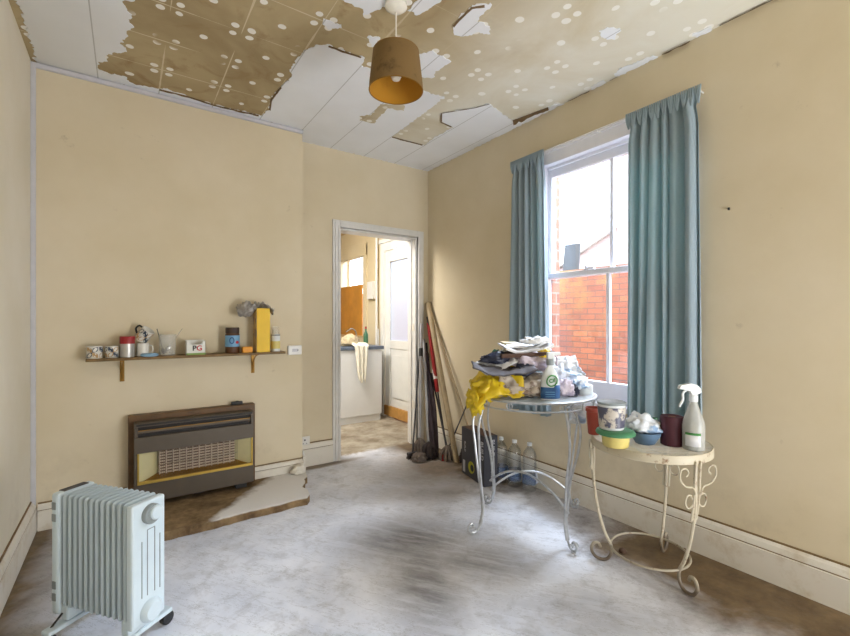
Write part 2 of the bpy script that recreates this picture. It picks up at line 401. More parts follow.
def smooth_path(pts,n=6):
    P=[Vector(p) for p in pts]; out=[]
    for i in range(len(P)-1):
        p0=P[max(i-1,0)];p1=P[i];p2=P[i+1];p3=P[min(i+2,len(P)-1)]
        for k in range(n):
            t=k/n; out.append(.5*((2*p1)+(-p0+p2)*t+(2*p0-5*p1+4*p2-p3)*t*t+(-p0+3*p1-3*p2+p3)*t**3))
    out.append(P[-1]); return out
def text(name,body,size,M4,mat,parent,ex=.0006,bold=0.):
    cu=bpy.data.curves.new(name,'FONT'); cu.body=body; cu.size=size; cu.extrude=ex; cu.offset=bold; cu.align_x='CENTER'; cu.align_y='CENTER'
    t=bpy.data.objects.new('tmp',cu); C.objects.link(t); bpy.context.view_layer.update()
    me=bpy.data.meshes.new_from_object(t.evaluated_get(bpy.context.evaluated_depsgraph_get()))
    bpy.data.objects.remove(t); me.materials.clear(); me.materials.append(mat); me.transform(M4)
    o=bpy.data.objects.new(name,me); C.objects.link(o); o.parent=parent; return o
def fbm(p,s,seed,oct=4):
    return noise.fractal(Vector((p[0]*s+seed*7.3,p[1]*s-seed*3.1,p[2]*s+seed*1.7)),1.0,2.1,oct)
def crumple_sheet(name,w,d,amp,seed,mat,parent=None,T=None,nx=22,ny=18,curl=0.,freq=7,solid=.002,fold=0.,droop=None):
    m=MB(); v=[];f=[]
    for j in range(ny+1):
        for i in range(nx+1):
            x=(i/nx-.5)*w; y=(j/ny-.5)*d
            z=amp*abs(fbm((x,y,0),freq,seed))*1.3+amp*.5*fbm((x,y,3),freq*3,seed)+curl*(x/w*2)**2+fold*abs(x/w)*2
            xx=x+amp*.5*fbm((x,y,9),freq*1.3,seed); yy=y+amp*.5*fbm((x,y,17),freq*1.3,seed)
            if droop: z+=droop(x/w,y/d)
            v.append((xx,yy,z))
    for j in range(ny):
        for i in range(nx):
            a=j*(nx+1)+i; f.append((a,a+1,a+nx+2,a+nx+1))
    m.add(v,f,T); return m.build(name,mat,parent,smooth=True,solid=solid)
def crumple_blob(name,sx,sy,sz,seed,mat,parent=None,T=None,amp=.35,freq=3.,sub=4,flat=True):
    bm=bmesh.new(); bmesh.ops.create_icosphere(bm,subdivisions=sub,radius=1.)
    for v in bm.verts:
        p=v.co.copy()
        k=1+amp*(abs(fbm(p,freq*.5,seed,3))*1.4-.35)+amp*.45*fbm(p,freq*1.7,seed+3,3)
        q=p*k
        if flat and q.z<0: q.z*=.35
        v.co=Vector((q.x*sx,q.y*sy,q.z*sz))
    if flat:
        mz=min(v.co.z for v in bm.verts)
        for v in bm.verts: v.co.z-=mz
    me=bpy.data.meshes.new(name); bm.to_mesh(me); bm.free()
    if T is not None: me.transform(T)
    me.materials.append(mat); me.polygons.foreach_set('use_smooth',[True]*len(me.polygons))
    o=bpy.data.objects.new(name,me); C.objects.link(o)
    if parent is not None: o.parent=parent
    return o
# ---------------------------------------------------------------- room shell
H=2.68; XL,XR=-.45,2.45; YF=-1.8; YB=3.50; YC=3.30; XC=1.12
struct(B(-3,9,-4,9,-.1,0).build('floor',M['floor']))
ceil=struct(B(XL-.1,XR,YF-.1,YB,H,H+.1).build('ceiling',M['ceil']))
struct(B(XL-.12,XL,YF-.1,YB+.1,0,H+.1).build('wall_left',M['wall_left']))
# front wall (behind the camera)
struct(B(XL,XR,YF-.12,YF,0,H+.1).build('wall_front',M['wall']))
# right wall with window opening
wy0,wy1,wz0,wz1=1.06,2.095,.66,2.40
def holed(name,x0,x1,y0,y1,z1,oy0,oy1,oz0,oz1,mat):
    m=MB(); m.box(x0,x1,y0,oy0,0,z1); m.box(x0,x1,oy1,y1,0,z1); m.box(x0,x1,oy0,oy1,0,oz0); m.box(x0,x1,oy0,oy1,oz1,z1)
    return struct(m.build(name,mat))
holed('wall_right',XR,XR+.09,YF-.1,YB+.12,H+.1,wy0,wy1,wz0,wz1,M['wall'])
holed('wall_right_exterior',XR+.09,XR+.17,YF-.1,YB+.12,H+.4,wy0+.05,wy1-.040,wz0+.02,wz1-.04,M['brick_reveal'])
# back wall with doorway
dx0,dx1,dz=1.512,2.315,2.008
m=MB(); m.box(XC-.3,dx0,YB,YB+.12,0,H+.1); m.box(dx1,XR+.3,YB,YB+.12,0,H+.1); m.box(dx0,dx1,YB,YB+.12,dz,H+.1)
struct(m.build('wall_back',M['wall']))
struct(B(XL,XC,YC,YB+.12,0,H).build('wall_chimney',M['wall']))
# beads and skirtings
struct(B(XL,XL+.022,YC-.022,YC,.15,H-.03).build('trim_1',M['bead'],bevel=.003))
struct(B(XL,XC,YC-.022,YC,H-.034,H-.008).build('trim_2',M['bead'],bevel=.003))
def skirting(name,a,b,h,t,nrm,cap=None,z0=0.):
    a=Vector(a);b=Vector(b);nv=Vector(nrm)
    prof=[(0,z0),(t,z0),(t,h*.74),(t*.82,h*.75),(t*.82,h*.79),(t*.9,h*.80),(t*.7,h*.93),(t*.35,h),(0,h)]
    v=[];n=len(prof)
    for p in(a,b):
        for d,z in prof: v.append((p.x+nv.x*d,p.y+nv.y*d,z))
    f=[(i,(i+1)%n,n+(i+1)%n,n+i) for i in range(n)]+[tuple(range(n)),tuple(reversed(range(n,2*n)))]
    o=struct(MB().add(v,f).build(name,M['skirt']))
    mb=MB(); x0,x1=sorted((a.x,b.x)); y0,y1=sorted((a.y,b.y))
    if nv.x: mb.box(a.x,a.x+nv.x*.006,y0,y1,h,h+.008)
    else: mb.box(x0,x1,a.y,a.y+nv.y*.006,h,h+.008)
    g=MB()
    if nv.x: g.box(a.x+nv.x*t*.7,a.x+nv.x*(t*.82+.0006),y0,y1,h*.765,h*.785)
    else: g.box(x0,x1,a.y+nv.y*t*.7,a.y+nv.y*(t*.82+.0006),h*.765,h*.785)
    g=g.build('groove_line',M['rawplaster_and_groove'],o); g['kind']='structure'  # thin dark strip set into the moulding groove
    c=mb.build('plaster_line',M['rawplaster_and_groove'],o); c['kind']='structure'
    return o
skirting('baseboard_right',(XR,YF),(XR,YB),.185,.024,(-1,0))
skirting('baseboard_left',(XL,YF),(XL,YC),.17,.026,(1,0))
skirting('baseboard_back',(XC,YB),(1.448,YB),.185,.024,(0,-1))
skirting('baseboard_chimney',(XL+.03,YC),(.0,YC),.15,.022,(0,-1))
skirting('baseboard_chimney.001',(.765,YC),(XC+.0,YC),.135,.022,(0,-1),z0=.03)
# split plaster return at the breast corner
m=MB(); m.box(XC,XC+.022,YC-.022,YB,.02,.16); struct(m.build('baseboard_chimney.002',M['skirt'],bevel=.004))
m=MB(); m.box(XC+.001,XC+.012,YC-.01,YC+.015,.16,.195); struct(m.build('trim_3',M['white'],bevel=.002))
# hearth slab, broken
hp=[(-.10,2.80),(.17,2.745),(.4,2.74),(.62,2.76),(.80,2.75),(.90,2.765),(.968,2.757),(1.0,2.80),(1.015,2.88),(1.00,2.95),(1.045,3.02),(1.06,3.09),(1.10,3.13),(1.115,3.2),(1.115,3.30),(-.08,3.30)]
def ragged(poly,step=.03,amp=.012,seed=1,closed=True,fq=23):
    out=[]; n=len(poly)
    for i in range(n):
        a=Vector(poly[i]);b=Vector(poly[(i+1)%n]); L=(b-a).length; k=max(1,int(L/step))
        nr=Vector((-(b-a).y,(b-a).x)); nr=nr.normalized() if nr.length else nr
        for j in range(k):
            p=a.lerp(b,j/k)
            d=0 if j==0 else amp*noise.fractal(Vector((p.x*fq+seed,p.y*fq,seed)),.6,2.3,4)
            out.append((p.x+nr.x*d,p.y+nr.y*d))
    return out
hs=MB().prism(ragged(hp,.03,.008),0,.05).build('hearth_slab',M['hearth'],tri=True)
tag(hs,'low broken brown cement hearth slab under the gas fire','hearth')
m=crumple_blob('plaster_lump',.055,.05,.05,5,M['skirt'],None,at(1.065,3.235,.045),amp=.25); tag(m,'loose pale plaster lump at the chimney breast foot beside the hearth','plaster')
# ---------------------------------------------------------------- ceiling lining boards
def board(poly,seed,amp=.012,name='lining_sheet',z0=None,mat=None,step=.010,th=.004):
    q=ragged(poly,step,amp,seed,True,30)
    o=MB().prism(q,(H-th) if z0 is None else z0,H-.0003).build(name,mat or M['board'],ceil,tri=True); return o
left=[(-.395,-1.75),(.02,-1.75),(-.03,-1.3),(.04,-.9),(.0,-.4),(.05,.1),(-.02,.6),(.04,1.1),(-.02,1.6),(.05,2.0)]
edge=[(0.03,2.4),(-0.02,2.44),(0,2.5),(0.02,2.52),(0.01,2.58),(0.03,2.62),(0,2.67),(0,2.73),(-0.03,2.81),(0,2.88),(-0.09,2.96),(-0.09,3.05),(-0.14,3.09),(-0.14,3.17),(-0.09,3.195),(0,3.185),(0.01,3.235),(0.06,3.25),(0.17,3.225),(0.19,3.2),(0.32,3.22),(0.37,3.24),(0.49,3.25),(0.6,3.245),(0.71,3.235),(0.8,3.225),(0.82,3.1),(0.79,2.95),(0.8,2.74),(0.82,2.61),(0.79,2.52),(0.79,2.39),(0.81,2.3),(0.83,2.24),(0.89,2.19),(0.94,2.21),(0.97,2.19),(1.02,2.2),(1.1,2.19),(1.13,2.28),(1.18,2.26),(1.42,2.27),(1.56,2.29),(1.73,2.28),(1.75,3.02),(1.87,3.0),(2.06,3.0),(2.04,2.85),(2.05,2.59),(1.92,2.57),(1.84,2.46),(1.98,2.27),(2.03,2.17),(2.34,2.26),(2.37,2.1),(2.40,1.95),(2.42,1.90)]
main=left+edge+[(2.448,1.88),(2.448,3.498),(1.122,3.498),(1.122,3.298),(-.418,3.298),(-.418,-1.75)]
o=board(main,3,.015); 
for i,p in enumerate([
 [(1.33,1.99),(1.38,1.92),(1.52,1.94),(1.51,1.99),(1.51,2.08),(1.53,2.13),(1.44,2.19)],
 [(0.79,1.85),(0.82,1.85),(0.92,1.85),(0.94,1.89),(1.0,1.78),(0.95,1.6),(.82,1.6)],
 [(1.1,1.74),(1.1,1.64),(1.12,1.56),(1.2,1.58),(1.18,1.66),(1.16,1.73)],
 [(0.79,2.02),(0.88,2.01),(0.89,2.03),(0.84,2.08),(0.8,2.06)],
 [(1.03,2.01),(1.09,1.99),(1.09,2.08)],
 [(1.36,1.72),(1.33,1.64),(1.33,1.54),(1.39,1.48),(1.41,1.5),(1.42,1.61),(1.5,1.6),(1.54,1.64),(1.48,1.66),(1.43,1.74),(1.39,1.75)],
 [(1.98,1.31),(1.99,1.27),(2.06,1.24),(2.11,1.3),(2.03,1.33)],
 [(2.41,1.49),(2.37,1.43),(2.4,1.35),(2.41,1.26),(2.447,1.25),(2.447,1.48)],
 [(2.41,1.65),(2.41,1.56),(2.447,1.57),(2.447,1.67)],
 [(2.40,1.05),(2.41,.97),(2.447,.98),(2.447,1.05)]]): board(p,11+i,.014)
board([(1.38,2.83),(1.44,2.77),(1.42,2.59),(1.56,2.51),(1.6,2.58),(1.49,2.61),(1.5,2.75),(1.52,2.87),(1.41,2.89)],40,.012,'torn_patch',H-.0055,M['ceil'])
# brown strips curling below torn lining edges, painting in their shadow line
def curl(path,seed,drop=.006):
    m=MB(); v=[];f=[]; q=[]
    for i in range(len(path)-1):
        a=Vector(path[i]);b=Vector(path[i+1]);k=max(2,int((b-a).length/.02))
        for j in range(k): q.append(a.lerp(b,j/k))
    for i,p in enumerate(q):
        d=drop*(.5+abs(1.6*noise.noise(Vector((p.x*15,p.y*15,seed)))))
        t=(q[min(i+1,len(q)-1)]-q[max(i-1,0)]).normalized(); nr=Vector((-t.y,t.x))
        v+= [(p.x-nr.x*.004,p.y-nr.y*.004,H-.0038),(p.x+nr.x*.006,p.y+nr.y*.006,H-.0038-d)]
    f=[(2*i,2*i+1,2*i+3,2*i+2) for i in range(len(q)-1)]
    m.add(v,f).build('edge_shadow',M['edge'],ceil,solid=.0015)
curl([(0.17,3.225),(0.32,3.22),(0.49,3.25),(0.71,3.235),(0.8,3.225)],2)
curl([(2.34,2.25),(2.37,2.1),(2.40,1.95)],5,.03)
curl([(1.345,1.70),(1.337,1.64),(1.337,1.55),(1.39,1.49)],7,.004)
curl([(2.436,.45),(2.440,.70),(2.436,.96)],21,.006)  # dark strip standing in for shade where ceiling meets right wall
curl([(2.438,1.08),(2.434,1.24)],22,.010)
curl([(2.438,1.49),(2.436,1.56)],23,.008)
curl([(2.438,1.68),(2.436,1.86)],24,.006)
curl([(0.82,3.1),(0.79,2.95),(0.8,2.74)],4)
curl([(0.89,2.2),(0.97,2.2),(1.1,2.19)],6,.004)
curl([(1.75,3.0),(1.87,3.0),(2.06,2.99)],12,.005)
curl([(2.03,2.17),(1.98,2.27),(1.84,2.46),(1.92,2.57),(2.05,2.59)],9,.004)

# ---------------------------------------------------------------- door architrave
m=MB(); yo=YB-.022
for (w,t) in((.064,.016),(.044,.026),(.018,.034)):
    m.box(dx0-w,dx0,YB-t,YB,0,dz+w); m.box(dx1,dx1+w*1.15,YB-t,YB,0,dz+w); m.box(dx0,dx1,YB-t,YB,dz,dz+w)
tr=struct(m.build('trim_4',M['white'],bevel=.003))
m=MB(); m.box(dx0,dx0+.012,YB-.01,YB+.13,0,dz); m.box(dx1-.02,dx1,YB-.01,YB+.13,0,dz); m.box(dx0+.012,dx1-.02,YB-.01,YB+.13,dz-.02,dz)
m.box(dx0+.012,dx0+.020,YB+.05,YB+.09,0,dz-.02); m.box(dx1-.032,dx1-.02,YB+.05,YB+.09,0,dz-.02)
fr=m.build('door_lining',M['white'],tr,bevel=.002); fr['kind']='structure'
for z in (.35,1.1,1.62):
    h=B(dx1-.024,dx1-.0195,YB+.012,YB+.045,z,z+.075).build('hinge_plate',M['skirt'],tr)
# ---------------------------------------------------------------- window
win=bpy.data.objects.new('window_1',None); C.objects.link(win); win.location=(XR,(wy0+wy1)/2,wz0); win['kind']='structure'
def wpart(name,m,mat,bevel=.003,parent=None):
    o=m.build(name,mat,bevel=bevel); o.parent=parent or win
    o.matrix_parent_inverse=Matrix.Translation(-Vector(win.location)) if parent is None else Matrix.Identity(4); o['kind']='structure'; return o
m=MB(); m.box(XR-.012,XR+.10,wy0,wy1,wz1-.10,wz1); m.box(XR-.018,XR,wy0-.01,wy1+.01,wz1-.02,wz1+.008)
m.box(XR-.006,XR+.10,wy0,wy0+.045,wz0,wz1-.10); m.box(XR-.006,XR+.10,wy1-.030,wy1,wz0,wz1-.10)
m.box(XR+.035,XR+.055,wy0+.045,wy1-.045,wz1-.12,wz1-.10)
wpart('window_frame',m,M['winwhite'])
m=MB(); m.box(XR-.045,XR+.10,wy0-.02,wy1+.02,wz0-.005,wz0+.03); wpart('window_sill',m,M['winwhite'],.006)
iy0,iy1=wy0+.045,wy1-.030; mid=1.575
def sash(name,x,z0,z1,rt,rb):
    m=MB(); w=.030
    m.box(x,x+.038,iy0,iy0+w,z0,z1); m.box(x,x+.038,iy1-w,iy1,z0,z1); m.box(x,x+.038,iy0+w,iy1-w,z1-rt,z1); m.box(x,x+.038,iy0+w,iy1-w,z0,z0+rb)
    m.box(x+.006,x+.032,mid-.012,mid+.012,z0+rb,z1-rt)
    o=wpart(name,m,M['winwhite'],.004)
    g=wpart('pane',B(x+.017,x+.020,iy0+w,iy1-w,z0+rb,z1-rt),M['glass'],0,o); return o
sash('upper_sash',XR+.058,1.50,wz1-.098,.075,.035)
lo=sash('lower_sash',XR+.018,wz0+.03,1.535,.035,.125)
m=MB(); m.lathe([(.014,0),(.016,.006),(.008,.014),(.012,.026)],12,at(XR+.035,mid+.16,1.535)); m.box(XR+.028,XR+.044,mid+.1,mid+.16,1.538,1.551)
wpart('sash_lock',m,M['winwhite'],0,lo)
# ---------------------------------------------------------------- curtains
def curtain(name,label,y0,y1,b0,b1,ztop,zbot,folds,seed,xo=2.362,group=None):
    t=thing(name,label,'curtain',(xo,(y0+y1)/2,ztop),0,'teal curtains at the window')
    nu,nv=folds*14,40; v=[];f=[]
    rnd=random.Random(seed); ph=[rnd.uniform(-.25,.25) for _ in range(folds+2)]; am=[rnd.uniform(.55,1.5) for _ in range(folds+2)]
    for j in range(nv+1):
        s=j/nv; z=ztop+(zbot-ztop)*s
        for i in range(nu+1):
            u=i/nu; k=(u+.045*math.sin(2*PI*u*1.0+seed)*(1-abs(2*u-1))+.02*math.sin(2*PI*u*2.6+seed*2)*(1-abs(2*u-1)))*folds; k=min(max(k,0),folds); ki=int(k)
            a=am[ki]*(1-(k-ki))+am[ki+1]*(k-ki)
            top=max(0,1-s/.06)
            ph_=ph[ki]*(1-(k-ki))+ph[ki+1]*(k-ki)
            w=math.sin(2*PI*(k+ph_*s)); w2=math.sin(4*PI*k+seed)
            amp=(.012*top+(.020+.010*s)*(1-top))*a
            x=amp*w+.003*w2+.004*noise.noise(Vector((u*6,s*3,seed)))
            neck=1-.07*math.exp(-((s-.055)/.02)**2)
            yy0=y0+(b0-y0)*s; yy1=y1+(b1-y1)*s; c=(yy0+yy1)/2
            y=c+(yy0-c+(yy1-yy0)*u)*neck+.008*math.cos(2*PI*k)*a*(1-top)
            v.append((x,y-(y0+y1)/2,z-ztop+(.004*abs(math.sin(PI*k))*top)))
    for j in range(nv):
        for i in range(nu):
            q=j*(nu+1)+i; f.append((q,q+1,q+nu+2,q+nu+1))
    MB().add(v,f).build('curtain_fabric',M['curtain'],t,smooth=True,solid=.002)
    # heading tape with pinch pleats
    m=MB()
    n=folds*2-1
    for i in range(n+1):
        y=y0+(y1-y0)*i/n-(y0+y1)/2
        for d in(-.009,0,.009):
            pts=[(-.018,y+d*1.2,.002),(-.021,y+d*1.1,-.03),(-.018,y+d*.6,-.06),(-.012,y,-.085)]
            m.tube(smooth_path(pts,4),[.0042]*13,6)
    m.build('pinch_pleats',M['curtain'],t,smooth=True)
    return t
curtain('curtain','left teal pleated curtain in the window corner nearer the doorway',1.985,2.265,1.93,2.275,2.375,.55,5,3)
curtain('curtain','right teal pleated curtain, the wider one behind the white trigger spray bottle',1.0,1.365,.985,1.385,2.375,.648,6,9)
m=MB(); m.tube([(2.385,1.01,2.378),(2.385,2.29,2.378)],.004,8)
for y in(1.02,1.6,2.275): m.tube([(2.385,y,2.378),(2.45,y,2.378)],.004,6)
tag(m.build('curtain_wire',M['white'],smooth=True),'thin white curtain wire stretched across the window head','curtain rail')
# ---------------------------------------------------------------- outside
tag(B(4.3,4.52,-2,9,0,1.80).build('garden_wall',M['brick']),'orange brick garden wall with lichen across the alley','wall')
nb=thing('neighbour_house','pale red brick neighbouring gable with white bargeboard beyond the garden wall','house',(7,4,0))
m=MB(); yy=[(6.2,0),(6.2,2.0),(5.4,2.25),(3.4,3.28),(1.8,2.5),(1.8,0)]
v=[(0,y-4,z) for y,z in yy]+[(2.5,y-4,z) for y,z in yy]; n6=len(yy)
m.add(v,[tuple(range(n6)),tuple(reversed(range(n6,2*n6)))]+[(i,(i+1)%n6,n6+(i+1)%n6,n6+i) for i in range(n6)]); m.build('wall',M['brick_far'],nb)
m=MB()
def bar(a,b,w,x0,x1):
    a=Vector(a);b=Vector(b);t=(b-a).normalized();n_=Vector((-t.y,t.x))*w
    q=[a,b,b+n_,a+n_]; v=[(x0,p.x-4,p.y) for p in q]+[(x1,p.x-4,p.y) for p in q]
    m.add(v,[(0,1,2,3),(7,6,5,4),(0,4,5,1),(1,5,6,2),(2,6,7,3),(3,7,4,0)])
bar((6.3,1.87),(3.38,3.22),-.26,-.08,2.6); bar((3.4,3.26),(1.7,2.44),-.2,-.08,2.6)
m.build('bargeboard',M['farwhite'],nb)
ch=B(5.5,5.95,2.86,3.36,0,3.75).build('chimney_stack',M['brick_chim']); tag(ch,'tall weathered brick chimney stack standing beyond the garden wall','chimney')
m=MB(); v=[(4.42,3.42,1.802),(4.42,3.20,1.802),(4.50,3.23,2.14),(4.50,3.45,2.15)]; m.add(v+[(x+.02,y,z) for x,y,z in v],[(0,1,2,3),(7,6,5,4),(0,4,5,1),(1,5,6,2),(2,6,7,3),(3,7,4,0)])
tag(m.build('slate_board',M['slate']),'dark grey slate board leaning on top of the garden wall','slate')
m=MB()
for i,(y,) in enumerate([(2.93,),(2.78,),(2.72,)]): m.lathe([(.02,0),(.028,.03),(.024,.05),(.012,.065)],10,at(4.4,y,1.80))
# ---------------------------------------------------------------- kitchen beyond the doorway
KX=2.70
holes=[(3.88,4.84,0,2.14),(5.36,6.20,1.0,2.22)]
m=MB(); ys=[3.62,3.88,4.84,5.36,6.20,7.0]; kh=2.5
m.box(KX,KX+.15,3.62,3.88,0,kh); m.box(KX,KX+.15,4.84,5.36,0,kh); m.box(KX,KX+.15,6.2,7.0,0,kh); m.box(KX,KX+.15,3.88,4.84,2.14,kh); m.box(KX,KX+.15,5.36,6.2,2.22,kh); m.box(KX,KX+.15,5.36,6.2,0,1.0)
struct(m.build('wall_kitchen_right',M['kwall']))
struct(B(.4,KX+.15,7.0,7.12,0,kh).build('wall_kitchen_back',M['kwall']))
struct(B(.28,.4,YB+.12,7.12,0,kh).build('wall_kitchen_left',M['kwall']))
struct(B(.28,KX+.15,YB+.12,7.12,kh,kh+.1).build('ceiling_kitchen',M['kceil']))
# back door (closed) on the right side wall
d=bpy.data.objects.new('door_1',None); C.objects.link(d); d['kind']='structure'; d.location=(KX,4.36,0)
def dp(name,m,mat,bevel=.003,parent=None,kind='structure'):
    o=m.build(name,mat,bevel=bevel); o.parent=parent or d
    if parent is None: o.matrix_parent_inverse=Matrix.Translation(-Vector(d.location))
    o['kind']=kind; return o
m=MB(); x0,x1=KX+.0,KX+.045
m.box(x0,x1,3.92,4.03,.14,2.08); m.box(x0,x1,4.69,4.80,.14,2.08); m.box(x0,x1,4.03,4.69,1.94,2.08); m.box(x0,x1,4.03,4.69,.86,.96); m.box(x0+.012,x1-.01,4.03,4.69,.14,.86)
m.box(x0-.004,x0,4.10,4.62,.26,.78)
dp('door_leaf',m,M['kdoor'])
m=MB(); m.box(x0-.02,x1,3.92,4.80,.02,.14); dp('weatherboard',m,M['oak'])
dp('pane',B(x0+.015,x0+.020,4.03,4.69,.96,1.94),M['frost'],0)
m=MB()
m.box(x0-.03,x0+.0,4.80,4.88,0,2.20); m.box(x0-.03,x0,3.84,3.92,0,2.20); m.box(x0-.03,x0,3.92,4.80,2.08,2.20); m.box(x0-.055,x0,3.84,4.88,2.18,2.23)
dp('door_frame',m,M['kdoor'])
m=MB(); m.tube([(KX-.04,4.96,0),(KX-.04,4.96,2.3)],.016,10); m.tube([(KX-.035,4.92,.0),(KX-.035,4.92,1.1)],.011,8)
tag(m.build('water_pipe',M['kdoor'],smooth=True),'cream painted pipes running up beside the white kitchen back door','pipe')
# kitchen window, boarded below
w2=bpy.data.objects.new('window_2',None); C.objects.link(w2); w2['kind']='structure'
m=MB(); m.box(KX-.02,KX+.05,5.30,5.40,1.0,2.26); m.box(KX-.02,KX+.05,6.16,6.26,1.0,2.26); m.box(KX-.03,KX+.05,5.30,6.26,2.10,2.28); m.box(KX-.02,KX+.05,5.40,6.16,1.66,1.71); m.box(KX+.01,KX+.04,5.93,5.97,1.71,2.12)
o=m.build('window_frame',M['kwall'],w2,bevel=.003); o['kind']='structure'
o=B(KX+.02,KX+.024,5.40,6.16,1.71,2.10).build('pane',M['glass'],w2); o['kind']='structure'
m=MB(); m.box(KX-.036,KX-.021,5.40,5.77,1.0,1.70); m.box(KX-.036,KX-.021,5.785,6.16,1.0,1.70); m.box(KX-.032,KX-.022,5.77,5.785,1.0,1.70)
tag(m.build('plywood_board',M['orange_ply']),'orange brown plywood boarding covering the lower half of the kitchen window','board')
m=MB(); m.box(KX-.06,KX,5.03,5.20,1.49,1.72); mb=m.build('meter_box',M['socket'],bevel=.006); tag(mb,'small white wall box hung between kitchen window and back door','box')
# sink unit
su=thing('sink_unit','white kitchen sink unit with blue grey worktop seen through the doorway','cabinet',(2.35,4.62,0))
m=MB(); m.box(-.38,.20,0,2.0,.08,.86); m.box(-.37,.19,.015,2.0,0,.08); m.build('carcass',M['unit'],su,bevel=.004)
m=MB(); m.box(-.41,.22,-.02,2.02,.86,.90); m.build('worktop',M['worktop'],su,bevel=.006)
m=MB(); m.tube(smooth_path([(.12,.55,.90),(.12,.55,1.05),(.06,.55,1.10),(-.02,.55,1.06)],5),.009,8); m.tube([(.12,.48,.9),(.12,.48,.96)],.014,8); m.tube([(.12,.62,.9),(.12,.62,.96)],.014,8); m.build('tap',M['chrome'],su,smooth=True)
ct=MB(); nu,nv=16,36; v=[];f=[]
path=[(.16,.93),(.05,.935),(-.028,.915),(-.036,.86),(-.034,.7),(-.036,.56),(-.032,.49)]
sp=smooth_path([(a,b,0) for a,b in path],6); nv=len(sp)-1
for j,p in enumerate(sp):
    s=j/nv
    wd=.095*(1-.6*max(0,s-.35)/.65)
    for i in range(nu+1):
        u=i/nu-.5; x=u*2*wd+.02*s; fold=.012*math.sin(u*18+s*2)*min(1,s*2)
        v.append((x,p.x-fold*1. -(.012 if s>.3 else 0),p.y+(.01*math.sin(u*14) if s<.35 else .02*math.sin(u*9)*max(0,s-.7)*3)))
for j in range(nv):
    for i in range(nu): q=j*(nu+1)+i; f.append((q,q+1,q+nu+2,q+nu+1))
ct.add(v,f,at(2.25,4.62,0)); tag(ct.build('tea_towel',M['cloth'],smooth=True,solid=.004),'cream tea towel hanging down over the sink unit edge','towel')
o=crumple_blob('floor_cloth',.11,.10,.10,8,M['clothbrown'],None,at(2.19,4.76,.90),amp=.3); tag(o,'buff crumpled cloth heaped on the kitchen worktop by the tap','cloth')
m=MB(); m.lathe([(.03,0),(.03,.13),(.012,.17),(.012,.2)],14); b=m.build('bottle',M['greenglass'],smooth=True); b.location=(2.50,4.95,.90); tag(b,'small green bottle standing on the kitchen worktop near the pipe','bottle')
m=MB(); m.lathe([(.012,0),(.012,.03)],10,at(0,0,.2)); m.build('cap',M['red'],b,smooth=True)
# ---------------------------------------------------------------- sockets
def socket(loc,rz,label,w=.086,h=.086,switch=True):
    t=thing('wall_socket',label,'socket',loc,rz)
    B(-w/2,w/2,-.012,0,-h/2,h/2).build('face_plate',M['socket'],t,bevel=.003)
    m=MB(); m.box(-.006,.006,-.0135,-.011,.008,.02); m.box(-.018,-.010,-.0135,-.011,-.016,-.011); m.box(.010,.018,-.0135,-.011,-.016,-.011); m.build('pin_slots',M['ink'],t)
    return t
socket((1.205,YB,.205),0,'white double socket low on the wall between chimney breast and doorway')
t=thing('fused_spur','white fused connection box on a backplate right of the shelf end','switch',(1.055,YC,.978))
B(-.052,.052,-.028,0,-.036,.036).build('face_plate',M['socket'],t,bevel=.005)
m=MB(); m.box(-.022,.022,-.031,-.028,-.012,.012); m.build('rocker',M['bead'],t,bevel=.002)
m=MB(); m.lathe([(.004,0),(.004,.003)],10,Matrix.Translation((.02,-.03,0))@Matrix.Rotation(R(90),4,'X')); m.build('indicator',M['ink'],t)
tag(B(2.442,2.45,.90,.908,1.748,1.760).build('wall_plug',M['ink']),'tiny dark screw hole plug high on the wall right of the curtain','plug')
# ---------------------------------------------------------------- pendant lamp
lx,ly=1.03,1.73
t=thing('pendant_lamp','stained fabric drum pendant lampshade hanging from the peeling ceiling','lamp',(lx,ly,H))
MB().lathe([(.05,-.002),(.052,-.02),(.035,-.035),(.008,-.045)],24).build('ceiling_rose',M['bulb'],t,smooth=True)
MB().tube([(0,0,-.04),(0,0,-.235)],.0035,8).build('cord',M['bulb'],t,smooth=True)
m=MB(); m.lathe([(.018,-.30),(.02,-.235),(.01,-.222)],16); m.build('lamp_holder',M['bulb'],t,smooth=True)
m=MB(); m.lathe([(.0,-.362),(.018,-.358),(.029,-.335),(.027,-.315),(.015,-.295)],20,cap0=False); m.build('bulb',M['bulb'],t,smooth=True)
m=MB(); m.lathe([(.126,-.41),(.123,-.37),(.107,-.232),(.106,-.228)],48,cap0=False,cap1=False); sh=m.build('lamp_shade',M['shade'],t,smooth=True)
m=MB(); m.lathe([(.1235,-.409),(.1205,-.37),(.1045,-.232)],48,cap0=False,cap1=False); m.build('shade_lining',M['shade_in'],sh,smooth=True)
m=MB(); m.tube([(.1245*math.cos(a),.1245*math.sin(a),-.41) for a in [2*PI*k/48 for k in range(48)]],.0025,6,True); m.build('shade_ring',M['brassdull'],sh,smooth=True); m=MB(); m.tube([(.105*math.cos(a),.105*math.sin(a),-.23) for a in [2*PI*k/48 for k in range(48)]],.0022,6,True)
for k in range(3): m.tube([(.018*math.cos(k*2.094),.018*math.sin(k*2.094),-.235),(.105*math.cos(k*2.094),.105*math.sin(k*2.094),-.232)],.0018,6)
m.build('shade_ring',M['brassdull'],sh,smooth=True)
